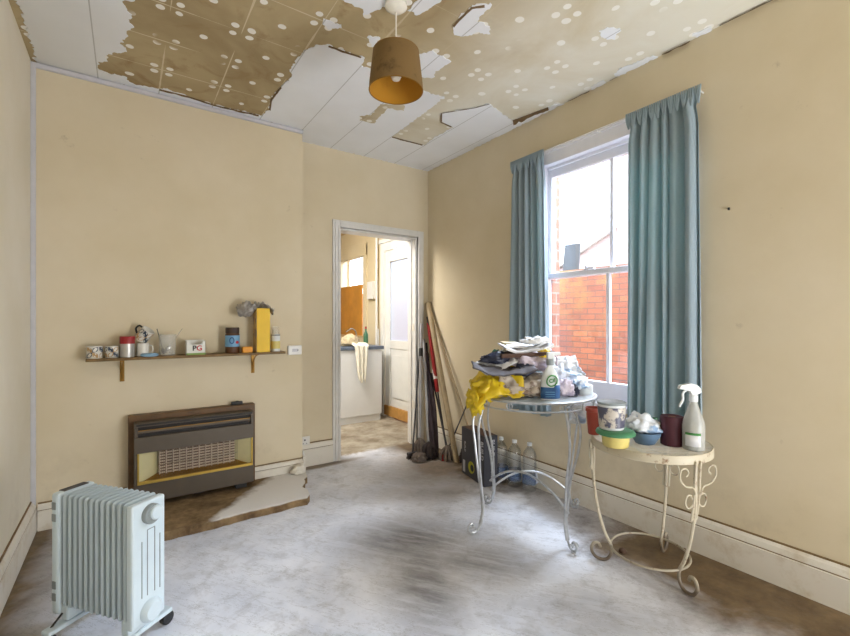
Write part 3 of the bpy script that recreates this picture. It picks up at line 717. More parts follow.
# ---------------------------------------------------------------- gas fire
t=thing('gas_fire','brown and grey wall-mounted gas fire with brass window below the shelf','gas fire',(.38,YC,0))
m=MB(); m.box(-.375,.375,-.065,0,.055,.61); m.build('wood_surround',M['fire_wood'],t,bevel=.006)
m=MB(); # body shell with window opening
bx0,bx1,by0,by1,bz0,bz1=-.345,.345,-.155,-.065,.085,.575
wx0,wx1,wz_0,wz_1=-.325,.335,.205,.392
m.box(bx0,bx1,by0,by1,wz_1,bz1-.085); m.box(bx0,bx1,by0,by1,bz0,wz_0); m.box(bx0,wx0,by0,by1,wz_0,wz_1); m.box(wx1,bx1,by0,by1,wz_0,wz_1)
m.box(bx0,bx1,by0,by1,bz1-.022,bz1); m.box(bx0,bx0+.02,by0,by1,bz1-.085,bz1-.022); m.box(bx1-.02,bx1,by0,by1,bz1-.085,bz1-.022); m.box(bx0,bx1,by0+.05,by1,bz1-.085,bz1-.022); m.box(bx0,bx1,by1-.01,by1,bz0,bz1)
body=m.build('body',M['fire_metal'],t,bevel=.003)
m=MB(); m.box(bx0+.02,bx1-.02,by0+.02,by0+.05,bz1-.085,bz1-.022); m.box(bx0+.012,bx1-.012,by0-.002,by0+.01,bz1-.016,bz1-.004); m.build('vent_recess',M['fire_dark'],body)
m=MB(); m.box(bx0+.02,bx1-.02,by0+.004,by0+.018,bz1-.062,bz1-.046); m.build('vent_louvre',M['fire_metal'],body,bevel=.002)
m=MB(); m.box(bx0+.022,bx1-.022,by0+.001,by0+.006,bz1-.047,bz1-.043); m.build('brass_strip',M['brassdull'],body)
m=MB(); v=[(wx0,by0+.004,wz_0),(wx0,by0+.004,wz_1),(wx0+.12,by1-.012,wz_1),(wx0+.12,by1-.012,wz_0)]; m.add(v,[(0,1,2,3)]); m.build('side_reflector',M['mirror'],body); m=MB()
v=[(wx1,by0+.004,wz_0),(wx1,by0+.004,wz_1),(wx1-.105,by1-.012,wz_1),(wx1-.105,by1-.012,wz_0)]; m.add(v,[(0,3,2,1)]); m.build('side_reflector',M['mirror'],body)
m=MB(); m.add([(wx0,by0,wz_0),(wx1,by0,wz_0),(wx1-.02,by1-.012,wz_0+.04),(wx0+.02,by1-.012,wz_0+.04)],[(0,1,2,3)]); m.build('brass_tray',M['brassdull'],body)
m=MB(); m.box(wx0-.004,wx1+.002,by0-.010,by0+.004,wz_0-.002,wz_0+.016); m.box(wx0-.004,wx0+.006,by0-.006,by0+.004,wz_0,wz_1); m.box(wx1-.008,wx1+.002,by0-.006,by0+.004,wz_0,wz_1); m.build('brass_trim',M['brass'],body,bevel=.002)
rx0,rx1=-.215,.232
m=MB(); m.box(rx0,rx1,by1-.03,by1-.013,wz_0+.025,wz_1); m.build('radiant_backing',M['ceramic_dark'],body)
m=MB(); ncol=12
for i in range(ncol):
    x0=rx0+(rx1-rx0)*i/ncol; w=(rx1-rx0)/ncol
    m.box(x0+.001,x0+.007,by1-.05,by1-.028,wz_0+.03,wz_1)
    for j in range(9):
        z=wz_0+.032+j*.0178
        m.box(x0+.008,x0+w-.001,by1-.04,by1-.028,z,z+.0085)
m.build('ceramic_radiant',M['ceramic'],body)
m=MB()
for i in range(46): x=rx0-.008+i*(rx1-rx0+.016)/45; m.tube([(x,by0+.012,wz_0+.012),(x,by0+.012,wz_1)],.0008,4)
m.tube([(rx0-.008,by0+.012,wz_0+.1),(rx1+.008,by0+.012,wz_0+.1)],.0012,4); m.build('fire_guard',M['chrome'],body)
m=MB(); m.box(.215,.30,-.055,-.02,.61,.615); m.box(.222,.295,-.05,-.025,.615,.632); m.lathe([(.012,.615),(.012,.636)],14,at(.26,-.037,0)); m.build('control_knob',M['black'],t,bevel=.003)
for q in(.235,-.30): B(q,q+.07,-.13,-.03,.05,.086).build('foot',M['black'],t)
m=MB(); m.box(-.02,.04,-.14,-.10,.075,.086); m.build('latch',M['fire_dark'],t)
# ---------------------------------------------------------------- shelf
t=thing('wall_shelf','narrow brown wooden shelf on two brass brackets above the gas fire','shelf',(.375,YC,.962))
B(-.572,.575,-.14,0,0,.017).build('shelf_board',M['shelf'],t,bevel=.002)
for x in(-.40,.378):
    m=MB(); m.box(x-.012,x+.012,-.004,0,-.14,-.0005); m.box(x-.011,x+.011,-.12,0,-.005,-.0005)
    m.tube(smooth_path([(x,-.108,-.006),(x,-.07,-.02),(x,-.03,-.05),(x,-.010,-.10),(x,-.004,-.135)],5),.005,8)
    m.build('bracket',M['brassdull'],t,bevel=.001)
SZ=.979; sy=3.215
def petals(m,r,h,n,z0):
    # leaf shapes wrapped round a cylinder; slots: 1 navy, 2 ochre
    cell=2*PI*r/n
    for c in range(n):
        for k,(sx,sz) in enumerate([(-1,1),(1,1),(1,-1),(-1,-1)]):
            m.mi=1 if (k+c)%2 else 2
            c0=Vector((0,0)); c1=Vector((sx*cell*.46,sz*h*.44)); L=c1-c0; nr=Vector((-L.y,L.x))*.30
            pts=[]
            for q in range(9):
                s=q/8; pts.append(c0+L*s+nr*math.sin(PI*s))
            for q in range(7,0,-1):
                s=q/8; pts.append(c0+L*s-nr*math.sin(PI*s))
            v=[]
            for p in pts:
                a=(c+.5)*2*PI/n+p.x/r; v.append(((r+.0008)*math.cos(a),(r+.0008)*math.sin(a),z0+h/2+p.y))
            m.add(v,[tuple(range(len(v)))])
    m.mi=0
def mug(name,label,loc,r,h,rz,handle=None,rot=None):
    m=MB(); m.lathe([(r*.93,0),(r,.006),(r,h),(r-.003,h),(r-.004,.006)],32,cap1=False); petals(m,r,h,4,0)
    o=m.build(name,[M['mug'],M['petal_blue'],M['petal_orange']],smooth=True)
    o.location=loc; o.rotation_euler=rot or (0,0,rz)
    if handle is not None:
        hm=MB(); hm.tube(smooth_path([(r-.003,0,h*.82),(r+.022,0,h*.8),(r+.026,0,h*.45),(r-.003,0,h*.2)],5),.0055,8); hm.build('handle',M['ink'],o,smooth=True)
    m=MB(); m.lathe([(r-.0035,h*.9),(r-.0035,h*.901)],24); 
    return tag(o,label,'mug')
mug('patterned_mug','leaf-patterned white mug at the far left end of the shelf',(-.158,sy,SZ),.040,.072,.55)
mug('patterned_mug','leaf-patterned mug standing between the leftmost mug and the red-lidded canister',(-.074,sy+.01,SZ),.036,.070,R(-35))
t=thing('canister','steel canister with a red lid standing on the shelf left part','canister',(.002,sy-.008,SZ))
MB().lathe([(.036,0),(.037,.004),(.037,.085)],32).build('can_body',M['steel'],t,smooth=True)
MB().lathe([(.0395,.083),(.0395,.122),(.037,.127)],32).build('lid',M['red'],t,smooth=True)
o=MB().lathe([(.026,0),(.033,.004),(.033,.082),(.030,.082),(.029,.006)],28,cap1=False).build('white_mug',M['mug'],smooth=True); o.location=(.082,sy+.012,SZ); tag(o,'plain white mug carrying the tilted patterned mug behind the blue sponge','mug')
hm=MB(); hm.tube(smooth_path([(.031,0,.068),(.052,0,.064),(.054,0,.035),(.031,0,.016)],5),.0045,8); h_=hm.build('handle',M['mug'],o,smooth=True); h_.rotation_euler=(0,0,R(-20))
mug('patterned_mug','leaf-patterned mug with dark handle tilted on top of the plain white mug',(.068,sy+.015,SZ+.105),.038,.080,0,True,(R(0),R(-40),R(150)))
o=MB().lathe([(.03,0),(.036,.005),(.037,.014),(.030,.020)],28,sq=(1.3,.8)).build('sponge',M['sponge'],smooth=True); o.location=(.115,3.19-.005,SZ); tag(o,'flat pale blue oval sponge at the shelf front edge','sponge')
t=thing('beaker','clear plastic beaker of teaspoons standing left of the tea box','beaker',(.213,sy,SZ))
MB().lathe([(.042,0),(.044,.004),(.050,.135),(.048,.135),(.042,.007)],32,cap1=False).build('cup',M['beaker'],t,smooth=True)
def spoon(loc,rot,label,mat):
    m=MB(); m.tube([(0,0,0),(0,0,.13)],.0022,6); m.lathe([(.001,-.038),(.011,-.028),(.013,-.012),(.004,.002)],12,sq=(1,.35)); o=m.build('teaspoon',mat,smooth=True); o.location=loc; o.rotation_euler=rot; return tag(o,label,'spoon')
spoon((.228,sy,1.04),(0,R(32),0),'steel teaspoon leaning out to the right of the clear beaker',M['chrome'])
spoon((.187,sy-.008,1.025),(R(0),R(-14),0),'dark slim spoon leaning left inside the clear beaker',M['dark_pole'])
# tea box
t=thing('tea_box','open white tea bag box with dark and red lettering on the shelf','box',(.372,sy-.005,SZ))
m=MB(); w,dp_,hh=.055,.035,.09
def scoop(y):
    pts=[(-w,0),(w,0),(w,hh),(w*.75,hh),(w*.62,hh*.82),(w*.3,hh*.72),(-w*.3,hh*.72),(-w*.62,hh*.82),(-w*.75,hh),(-w,hh)]
    v=[(x,y,z) for x,z in pts]+[(x,y+.0015,z) for x,z in pts]; k=len(pts)
    m.add(v,[tuple(range(k)),tuple(reversed(range(k,2*k)))]+[(i,(i+1)%k,k+(i+1)%k,k+i) for i in range(k)])
scoop(-dp_); m.box(-w,w,dp_-.0015,dp_,0,hh+.006); m.box(-w,-w+.0015,-dp_,dp_,0,hh); m.box(w-.0015,w,-dp_,dp_,0,hh); m.box(-w,w,-dp_,dp_,0,.002)
m.build('carton',M['teacard'],t,tri=True)
B(-w-.0006,w+.0006,-dp_-.0008,-dp_,.0,.012).build('green_stripe',M['teagreen'],t)
B(-w+.004,w-.004,-dp_+.004,dp_-.004,.003,.05).build('tea_bags',M['coffee'],t,bevel=.004)
fx=Matrix.Rotation(R(90),4,'X')
text('lettering','P',.046,at(-.010,-dp_-.001,.042)@fx,M['ink'],t,bold=.0012); text('lettering','G',.046,at(.019,-dp_-.001,.042)@fx,M['inkred'],t,bold=.0012)
# coffee jar
t=thing('coffee_jar','jar of coffee with dark lid and blue label on the shelf','jar',(.60,sy,SZ))
MB().lathe([(.042,0),(.045,.006),(.046,.13),(.040,.14)],32).build('jar_body',M['coffee'],t,smooth=True)
MB().lathe([(.044,.138),(.044,.172),(.042,.176)],32).build('lid',M['jarlid'],t,smooth=True)
MB().lathe([(.0468,.045),(.0468,.122)],32,cap0=False,cap1=False).build('label_band',M['label_lightblue'],t,smooth=True)
m=MB()
m.tube([(.0485*math.sin(a)*1.,-.0485*math.cos(a),.088+.02*math.sin(b)) for a,b in [( -.25+.28*math.cos(q),q) for q in [2*PI*k/20 for k in range(20)]]],.0035,6,True); m.build('label_print',M['label_blue'],t,smooth=True)
m=MB(); m.lathe([(.010,0),(.010,.002)],16,Matrix.Translation((.022,-.0445,.075))@Matrix.Rotation(R(90),4,'X')); m.build('label_spot',M['inkred'],t)
o=B(-.034,.034,-.022,.022,0,.042).build('wrapped_block',M['orange'],bevel=.006); o.location=(.690,sy-.028,SZ); tag(o,'small orange wrapped packet left of the tall yellow box','packet')
t=thing('yellow_box','tall bright yellow card box standing end-on on the shelf','box',(.798,sy+.005,SZ))
B(-.046,.044,-.05,.055,0,.312).build('carton',M['cereal'],t,bevel=.002)
B(-.0475,-.046,-.048,.053,.004,.308).build('printed_side',M['cereal_print'],t)
o=crumple_sheet('plastic_film',.20,.12,.05,6,M['foil'],None,None,26,16,0,14,.0015,droop=lambda a,b:-.06*(abs(a)*2)**2)
o.location=(.765,sy+.0,SZ+.318); o.rotation_euler=(0,R(0),R(5)); tag(o,'crumpled grey plastic film draped over the tall yellow box','plastic film')
o2=crumple_blob('film_crumple',.055,.045,.05,12,M['foil'],o,at(-.075,0,-.015),amp=.5,flat=False)
t=thing('pill_bottle','small white bottle with yellow label right of the yellow box','bottle',(.893,sy,SZ))
MB().lathe([(.030,0),(.031,.004),(.031,.118),(.026,.126)],28).build('bottle_body',M['bottlewhite'],t,smooth=True)
MB().lathe([(.025,.127),(.026,.13),(.026,.178),(.024,.182)],28).build('cap',M['beaker'],t,smooth=True)
MB().lathe([(.0317,.02),(.0317,.075)],28,cap0=False,cap1=False).build('label_band',M['yellow_tub'],t,smooth=True)
MB().lathe([(.0316,.116),(.0316,.121)],28,cap0=False,cap1=False).build('neck_line',M['ink'],t,smooth=True)
# ---------------------------------------------------------------- oil heater
t=thing('oil_heater','white oil-filled radiator heater on castors near the left wall','heater',(-.058,2.045,0),R(128.5)-PI)
# local +x runs towards the camera end, local y across
L2,W2,z0,z1=.202,.068,.095,.550
nf=12
for i in range(nf):
    xc=-L2+.045+(2*L2-.075)*(i+.5)/nf; w=(2*L2-.075)/nf
    m=MB(); prof=[]
    hw=W2-.004; a=.014
    # fin outline in y-z with bulged edges
    pts=[]
    for (cy,cz,a0) in[(hw-a,z0+.02+a,-90),(hw-a,z1-.005-a,0),(-hw+a,z1-.005-a,90),(-hw+a,z0+.02+a,180)]:
        for k in range(5):
            q=R(a0+k*22.5); pts.append((cy+a*math.cos(q),cz+a*math.sin(q)))
    n_=len(pts); V=[]
    for (dx,sc_) in((-w*.36,.80),(-w*.27,.95),(0,1.0),(w*.27,.95),(w*.36,.80)):
        for y,z in pts:
            zc=(z0+z1)/2; V.append((xc+dx,y*(sc_ if abs(y)>0 else 1),zc+(z-zc)*(1-(1-sc_)*.35)))
    F_=[]
    for r_ in range(4):
        for k in range(n_): F_.append((r_*n_+k,r_*n_+(k+1)%n_,(r_+1)*n_+(k+1)%n_,(r_+1)*n_+k))
    F_+= [tuple(range(n_)),tuple(reversed(range(4*n_,5*n_)))]
    m.add(V,F_); m.build('fin',M['fin'],t,smooth=True)
m=MB(); m.tube([(-L2+.02,0,z1-.07),(L2-.02,0,z1-.07)],.022,12); m.build('oil_tube',M['heater_grey'],t,smooth=True); m=MB(); m.tube([(-L2+.02,0,z0+.07),(L2-.02,0,z0+.07)],.022,12); m.build('oil_tube',M['heater_grey'],t,smooth=True)
m=MB(); m.box(L2-.03,L2,-W2,W2,z0,z1-.010); cp=m.build('end_panel',M['heater'],t,bevel=.008)
m=MB()
for (yy_,zt) in((-.030,.40),(-.008,.435),(.022,.435),(.044,.40)):
    m.box(L2-.001,L2+.0015,yy_-.0014,yy_+.0014,z0+.10,zt)
m.box(L2-.001,L2+.0015,-.008,.022,.433,.436)
m.build('panel_groove',M['heater_grey'],cp)
rotY=Matrix.Rotation(R(90),4,'Y')
m=MB(); m.lathe([(.036,0),(.036,.012),(.033,.016)],32,at(L2,.004,.490)@rotY); m.build('dial_plate',M['heater_grey'],cp,smooth=True)
m=MB(); m.lathe([(.026,.0),(.026,.012),(.022,.016)],32,at(L2+.012,.012,.494)@rotY); m.build('dial',M['heater'],cp,smooth=True)
m=MB(); m.lathe([(.042,0),(.040,.012),(.03,.022)],32,at(L2,.004,.135)@rotY); m.build('lower_cap',M['heater'],cp,smooth=True)
m=MB(); m.box(-L2,-L2+.04,-W2-.003,W2+.003,z0-.01,z1-.003); bp=m.build('control_housing',M['heater'],t,bevel=.012)
for zz in(.50,.455,.20,.155):
    m=MB(); m.box(-L2+.010,-L2+.030,-W2-.0055,-W2-.003,zz-.014,zz+.014); m.build('vent_grille',M['heater_grey'],bp)
m=MB(); m.box(-L2+.006,-L2+.034,-.045,.045,z1-.004,z1-.001); m.build('top_vent',M['dark_pole'],bp)
for xx in(-L2+.055,L2-.045):
    m=MB(); m.box(xx-.022,xx+.022,-.125,.125,.048,.066); m.box(xx-.018,xx+.018,-.06,.06,.066,z0+.03); fo=m.build('castor_bar',M['heater'],t,bevel=.006)
    for s_ in(-1,1):
        m=MB(); m.lathe([(.018,-.014),(.0245,-.010),(.0245,.010),(.018,.014)],20,at(xx,s_*.115,.0245)@Matrix.Rotation(R(90),4,'Y')); m.box(xx-.006,xx+.006,s_*.115-.006,s_*.115+.006,.03,.05); m.build('castor',M['black'],t,smooth=True)
m=MB(); m.tube(smooth_path([(-.20,2.115,.10),(-.235,2.10,.06),(-.275,2.06,.012),(-.31,1.97,.006),(-.35,1.80,.006),(-.36,1.6,.006),(-.33,1.4,.006)],8),.004,8)
hv=bpy.data.objects['oil_heater']; pc=m.build('power_cord',M['black'],hv,smooth=True); pc.data.transform((Matrix.Translation(hv.location)@hv.rotation_euler.to_matrix().to_4x4()).inverted())
# ---------------------------------------------------------------- silver table
tx,ty=1.982,1.754; TZ=.78
t=thing('glass_table','round glass-topped table with curved silver iron legs under the window','table',(tx,ty,0))
def ringpts(r,z,n=56): return [(r*math.cos(2*PI*k/n),r*math.sin(2*PI*k/n),z) for k in range(n)]
MB().lathe([(.350,TZ-.008),(.353,TZ-.004),(.350,TZ)],64).build('glass_top',M['tabglass'],t,smooth=True)
m=MB(); m.tube(ringpts(.356,TZ-.006),.0065,8,True); m.tube(ringpts(.345,TZ-.052),.005,8,True)
for k in range(16):
    a=2*PI*k/16; m.tube([(.352*math.cos(a),.352*math.sin(a),TZ-.008),(.346*math.cos(a),.346*math.sin(a),TZ-.05)],.003,6)
m.build('rim_frame',M['silver'],t,smooth=True)
for k in range(8):
    m=MB(); a=2*PI*(k+.5)/8; c=Vector((.352*math.cos(a),.352*math.sin(a),TZ-.029)); tg=Vector((-math.sin(a),math.cos(a),0))
    m.tube([c+tg*.016*math.cos(q)+Vector((0,0,.017*math.sin(q))) for q in [2*PI*j/14 for j in range(14)]],.0028,6,True)
    m.build('rim_ornament',M['silver'],t,smooth=True)
def world_dir(a): return Vector((math.cos(a),math.sin(a),0))
legang=[]
for (fx_,fy_) in((1.6,1.853),(1.9,1.40),(2.372,1.733),(1.945,2.105)):
    a=math.atan2(fy_-ty,fx_-tx); legang.append(a); rf=math.hypot(fy_-ty,fx_-tx); u=world_dir(a); s_=Vector((-u.y,u.x,0)); k=rf/.385
    m=MB()
    for sg in(-1,1):
        pr=[(.315,.745,.018),(.348,.70,.034),(.370,.62,.036),(.364,.52,.027),(.343,.36,.014),(.325,.21,.0065),(.318,.12,.006),(.335,.045,.006)]
        P=[u*(r*k if z<.5 else r)+s_*(sg*o_)+Vector((0,0,z)) for r,z,o_ in pr]
        m.tube(smooth_path(P,6),.0068,8)
    sc_=[(.335,.045),(.355,.014),(.385,.010),(.405,.026),(.403,.05),(.385,.058),(.373,.045),(.382,.034)]
    P=[u*(r*k)+Vector((0,0,z)) for r,z in sc_]; m.tube(smooth_path(P,5),.006,8)
    m.tube([u*.315+s_*-.02+Vector((0,0,.742)),u*.315+s_*.02+Vector((0,0,.742))],.006,8)
    for sg in(-1,1): m.tube([u*.315+s_*(sg*.018)+Vector((0,0,.742)),u*.35+s_*(sg*.01)+Vector((0,0,TZ-.01))],.005,8)
    lg=m.build('leg',M['silver'],t,smooth=True)
    m=MB(); 
    for sg in(-1,1):
        c=u*(.385*k)+s_*(sg*.018)
        m.tube([c+u*(.013*math.cos(q))+Vector((0,0,.036+.013*math.sin(q))) for q in [j*PI/5 for j in range(9)]],.004,6)
    m.lathe([(.012,0),(.014,.008)],12,Matrix.Translation(u*(.385*k)))
    m.build('scroll_foot',M['silver'],lg,smooth=True)
BL=world_dir(legang[3])*.325; FR=world_dir(legang[1])*.325; BR=world_dir(legang[2])*.33
def arc(a,b,za,zp,zb):
    pts=[]
    for i in range(25):
        s=i/24; p=a.lerp(b,s); q=(1-s)**2*za+2*s*(1-s)*(2*zp-.5*(za+zb))+s*s*zb; pts.append((p.x,p.y,q))
    return pts
m=MB(); m.tube(arc(BL,FR,.16,.305,.19),.0065,8); m.build('stretcher',M['silver'],t,smooth=True)
m=MB(); m.tube(arc(BL,BR,.10,.235,.11),.0065,8); m.tube([(.06,.02,.285),(.085,.03,.21)],.005,8); m.build('stretcher',M['silver'],t,smooth=True)
# frame helper on the table: screen-right direction and depth direction
ca,sa=math.cos(R(34.6)),math.sin(R(34.6))
def tf(lat,dep,z): return (dep*sa+lat*ca,dep*ca-lat*sa,z)
RZ=-R(34.6)
def U(u,dep): return (u-425)/432*dep
def V(v,dep): return 1.2-(v-321)*dep/432
def put(o,lat,dep,z,rx=0,ry=0,rz=0): o.location=tf(lat,dep,z); o.rotation_euler=(rx,ry,RZ+rz); return o
T0=TZ+.001
G='post and packaging heaped on the glass table'
# newspapers base
for i,(la,de,z,w,dd,h,rz,lab) in enumerate([
  (.56,2.52,T0,.36,.26,.030,.1,'lowest folded newspaper of the heap on the glass table'),
  (.58,2.56,T0+.031,.30,.24,.030,-.2,'second folded newspaper lying just above the lowest one in the heap'),
  (.55,2.58,T0+.062,.27,.22,.028,.25,'folded newspaper hidden in the middle of the heap under the grey card')]):
    m=MB(); nl=5
    for k in range(nl):
        j=random.uniform(-.008,.008); m.box(-w/2+j,w/2+j,-dd/2-j,dd/2-j,k*h/nl+.0003,(k+1)*h/nl-.0003)
    o=m.build('folded_newspaper',M['news'],bevel=.001); put(o,la,de,z,0,0,rz); tag(o,lab,'newspaper')
def drape(pts_edge): pass
o=crumple_blob('plastic_packaging',.15,.08,.085,21,M['beige_bag'],None,None,.55,3.2); put(o,.50,2.39,T0+.0,0,0,.1); tag(o,'crumpled beige and brown wrapping bag at the front of the heap','wrapping')
o=crumple_blob('plastic_packaging',.13,.06,.085,25,M['beige_bag'],None,None,.5,3.4); put(o,.605,2.38,T0+.0,0,0,-.05); tag(o,'crumpled silvery brown wrapping pressed against the blue-labelled spray bottle','wrapping')
# yellow bag hanging off left edge
o=crumple_sheet('yellow_bag',.27,.20,.035,31,M['yellow_bag'],None,None,34,28,0,7,.003,droop=lambda a,b:-.13*max(0,-a-.15)**1.1*2.0-.08*max(0,-b-.05)*2.5)
put(o,.39,2.375,.90,R(16),R(-2),.08); tag(o,'crumpled bright yellow plastic bag drooping over the left table edge','plastic bag')
o2=crumple_blob('bag_bulge',.095,.075,.065,33,M['yellow_bag'],o,at(-.03,.0,-.07),amp=.5,freq=3.4,flat=False)
o3=crumple_blob('bag_tail',.045,.05,.085,35,M['yellow_bag'],o,at(-.115,-.03,-.125),amp=.6,freq=3.4,flat=False)
# grey card tray
o=crumple_sheet('grey_card_folder',.34,.14,.018,41,M['grey_paper'],None,None,28,14,.03,5,.006,droop=lambda a,b:.02*max(0,-a*2-.5)); put(o,.42,2.335,.925,R(10),R(0),.0); tag(o,'long grey card folder jutting left above the yellow bag','card')
o=crumple_sheet('white_envelope',.20,.14,.03,43,M['paper'],None,None,20,16,0,8,.002); put(o,.395,2.42,.965,R(30),R(-24),.2); tag(o,'open white envelope rising behind the long grey card folder','envelope')
o=crumple_sheet('grey_card_folder',.24,.13,.02,44,M['grey_paper'],None,None,20,14,0,6,.004,fold=-.07); put(o,.45,2.46,.995,R(25),R(14),-.1); tag(o,'folded grey card peaked over the navy bag left of centre','card')
o=crumple_blob('navy_packet',.085,.05,.045,45,M['navy'],None,None,.4,3); put(o,.40,2.42,.960,0,0,.1); tag(o,'small navy packet tucked under the peaked grey card','packet')
o=crumple_blob('navy_packet',.05,.04,.045,46,M['navy'],None,None,.4,3); put(o,.535,2.36,.895,0,0,.1); tag(o,'dark navy packet below the lilac bag in the heap centre','packet')
o=crumple_blob('lilac_bag',.115,.07,.075,47,M['lilac'],None,None,.45,3); put(o,.585,2.42,.925,0,R(8),-.1); tag(o,'crumpled pale lilac plastic bag in the middle of the heap','plastic bag')
o=crumple_blob('yellow_glove',.04,.03,.04,48,M['yellow_bag'],None,None,.4,3); put(o,.655,2.40,.99,0,0,-.1); tag(o,'small yellow packet peeking out left of the spray bottle neck','packet')
o=MB().box(-.15,.15,-.09,.09,0,.022).build('card_wallet',M['brown_card'],bevel=.004); put(o,.565,2.455,1.006,R(2),R(-3),.05); tag(o,'dark brown card wallet under the topmost white magazine','card')
o=crumple_sheet('green_leaflet',.06,.12,.01,49,M['green_card'],None,None,10,12,0,6,.002); put(o,.41,2.56,1.005,0,R(-50),.1); tag(o,'green leaflet edge sticking up at the left of the magazines','leaflet')
def magazine(w,d,h,label,la,de,z,rx,ry,rz,mat='paper',curlv=.02,seed=1):
    t=MB(); nx=18; v=[];f=[]
    for s_ in(0,1):
        for j in range(2):
            for i in range(nx+1):
                x=(i/nx-.5)*w; v.append((x,(j-.5)*d,s_*h+curlv*(x/w*2)**2+.006*math.sin(x*40+seed)))
    k=nx+1
    for i in range(nx):
        f+=[(i,i+k,i+1+k,i+1),(2*k+i,2*k+i+1,3*k+i+1,3*k+i),(i,i+1,2*k+i+1,2*k+i),(k+i,3*k+i,3*k+i+1,k+i+1)]
    f+=[(0,2*k,3*k,k),(nx,k+nx,3*k+nx,2*k+nx)]
    t.add(v,f); o=t.build('magazine',M[mat],smooth=False); put(o,la,de,z,rx,ry,rz); return tag(o,label,'magazine')
magazine(.27,.19,.014,'white magazine curled upwards on top of the brown card wallet',.575,2.48,1.034,R(6),R(-5),.08,'paper',.022,1)
magazine(.24,.17,.010,'topmost rumpled white magazine of the whole heap',.60,2.52,1.052,R(5),R(-8),-.12,'paper',.020,4)
o=crumple_blob('tissue_ball',.075,.045,.028,51,M['paper'],None,None,.5,3); put(o,.62,2.45,1.066,0,0,0); tag(o,'twist of white tissue lying on the topmost magazine','tissue')
o=MB().box(-.05,.05,-.04,.04,0,.012).build('card_wallet',M['clothbrown'],bevel=.002); put(o,.51,2.60,1.060,R(4),R(2),.1); tag(o,'small buff card poking out at the very top of the heap','card')
# right-hand white post
for i,(la,de,z,w,dd,h,rx,ry,rz,lab) in enumerate([
  (.80,2.56,T0,.20,.17,.035,0,0,.2,'bottom bundle of white post right of the blue-labelled bottle'),
  (.81,2.57,T0+.036,.19,.17,.04,R(0),R(0),-.1,'middle bundle of white post right of the blue-labelled bottle'),
  (.80,2.58,T0+.077,.20,.16,.032,R(0),R(0),.25,'upper bundle of white post beneath the white carton flap')]):
    m=MB()
    for k in range(4):
        j=random.uniform(-.012,.012); m.box(-w/2+j,w/2+j,-dd/2-j,dd/2-j,k*h/4+.0004,(k+1)*h/4-.0004)
    o=m.build('bundle_of_post',M['blue_film' if i!=1 else 'paper'],bevel=.001); put(o,la,de,z,rx,ry,rz); tag(o,lab,'post')
o=B(-.085,.085,-.075,.075,0,.085).build('white_carton',M['paper'],bevel=.006); put(o,.785,2.56,T0+.112,R(4),R(3),.1); tag(o,'crushed white carton atop the post right of the spray bottle','carton')
for v_ in o.data.vertices: v_.co.x+=.012*noise.noise(v_.co*30); v_.co.z+=.01*noise.noise(v_.co*40+Vector((5,5,5)))
o=crumple_sheet('white_wrapper',.20,.13,.03,55,M['blue_film'],None,None,24,16,0,11,.002); put(o,.83,2.46,T0+.085,R(35),R(16),-.05); tag(o,'shiny blue and white wrapper sagging to the right of the bottle','wrapper')
o=crumple_sheet('white_wrapper',.17,.14,.03,56,M['blue_film'],None,None,24,16,0,10,.002); put(o,.80,2.47,T0+.15,R(50),R(-10),.1); tag(o,'crumpled glossy white wrapper propped against the crushed white carton','wrapper')
o=crumple_blob('lilac_bag',.05,.035,.07,58,M['lilac'],None,None,.5,3); put(o,.77,2.385,T0,0,0,0); tag(o,'small lilac and navy crumpled wrapper at the right foot of the bottle','wrapper')
o=crumple_blob('navy_packet',.035,.03,.05,59,M['navy'],None,None,.5,3); put(o,.825,2.41,T0,0,0,0); tag(o,'dark blue scrap beside the small white tub on the glass','packet')
o=MB().lathe([(.045,0),(.047,.004),(.047,.05),(.043,.056)],20,sq=(1,.8)).build('white_tub',M['bottlewhite'],smooth=True); put(o,.915,2.48,T0,0,0,0); tag(o,'small plain white tub at the right edge of the glass top','tub')
o=crumple_sheet('hanging_wrap',.09,.10,.02,60,M['blue_film'],None,None,12,14,0,12,.002); put(o,U(578,2.3),2.3,TZ-.075,R(86),0,-.1); tag(o,'scrap of silvery film hanging below the glass top by the front leg','film')
# spray bottle with blue label
la,de=U(550,2.31),2.31
t=thing('spray_bottle','white spray bottle with blue label and green logo against the heap','bottle',tf(la,de,T0),RZ); t.scale=(.92,.92,.92)
m=MB(); m.lathe([(.050,0),(.054,.006),(.053,.07),(.050,.115),(.036,.155),(.020,.185),(.016,.20),(.016,.215)],32,sq=(1.05,.62)); m.build('bottle_body',M['bottlewhite'],t,smooth=True)
m=MB(); m.lathe([(.021,.20),(.021,.235)],20); m.build('collar',M['heater_grey'],t,smooth=True)
m=MB(); m.box(-.018,.022,-.014,.014,.235,.275); m.box(.018,.060,-.009,.009,.255,.275); m.build('spray_head',M['bottlewhite'],t,bevel=.005)
m=MB(); m.tube(smooth_path([(.030,0,.258),(.040,0,.235),(.036,0,.208),(.044,0,.195)],4),.005,8); m.build('trigger',M['lilac'],t,smooth=True)
m=MB()
v=[];f=[];nn=14
for i in range(nn+1):
    a=R(-180+8)+R(164)*i/nn
    for z,k in((.008,1.008),(.074 if i<nn*.6 else .086,1.008)):
        rr_=.0545 if z<.04 else .0535
        v.append((rr_*1.05*k*math.cos(a),rr_*.62*k*math.sin(a)-.0008,z))
f=[(2*i,2*i+2,2*i+3,2*i+1) for i in range(nn)]; m.add(v,f); m.build('blue_label',M['label_blue'],t,smooth=True,solid=.0006)
m=MB(); m.tube([(.002+.031*math.cos(q)*math.cos(.4)-.022*math.sin(q)*math.sin(.4),-.0345,.112+.028*math.sin(q)*1.0+.012*math.cos(q)) for q in [2*PI*k/28 for k in range(28)]],.0040,6,True); m.build('logo_ring',M['label_green'],t,smooth=True)
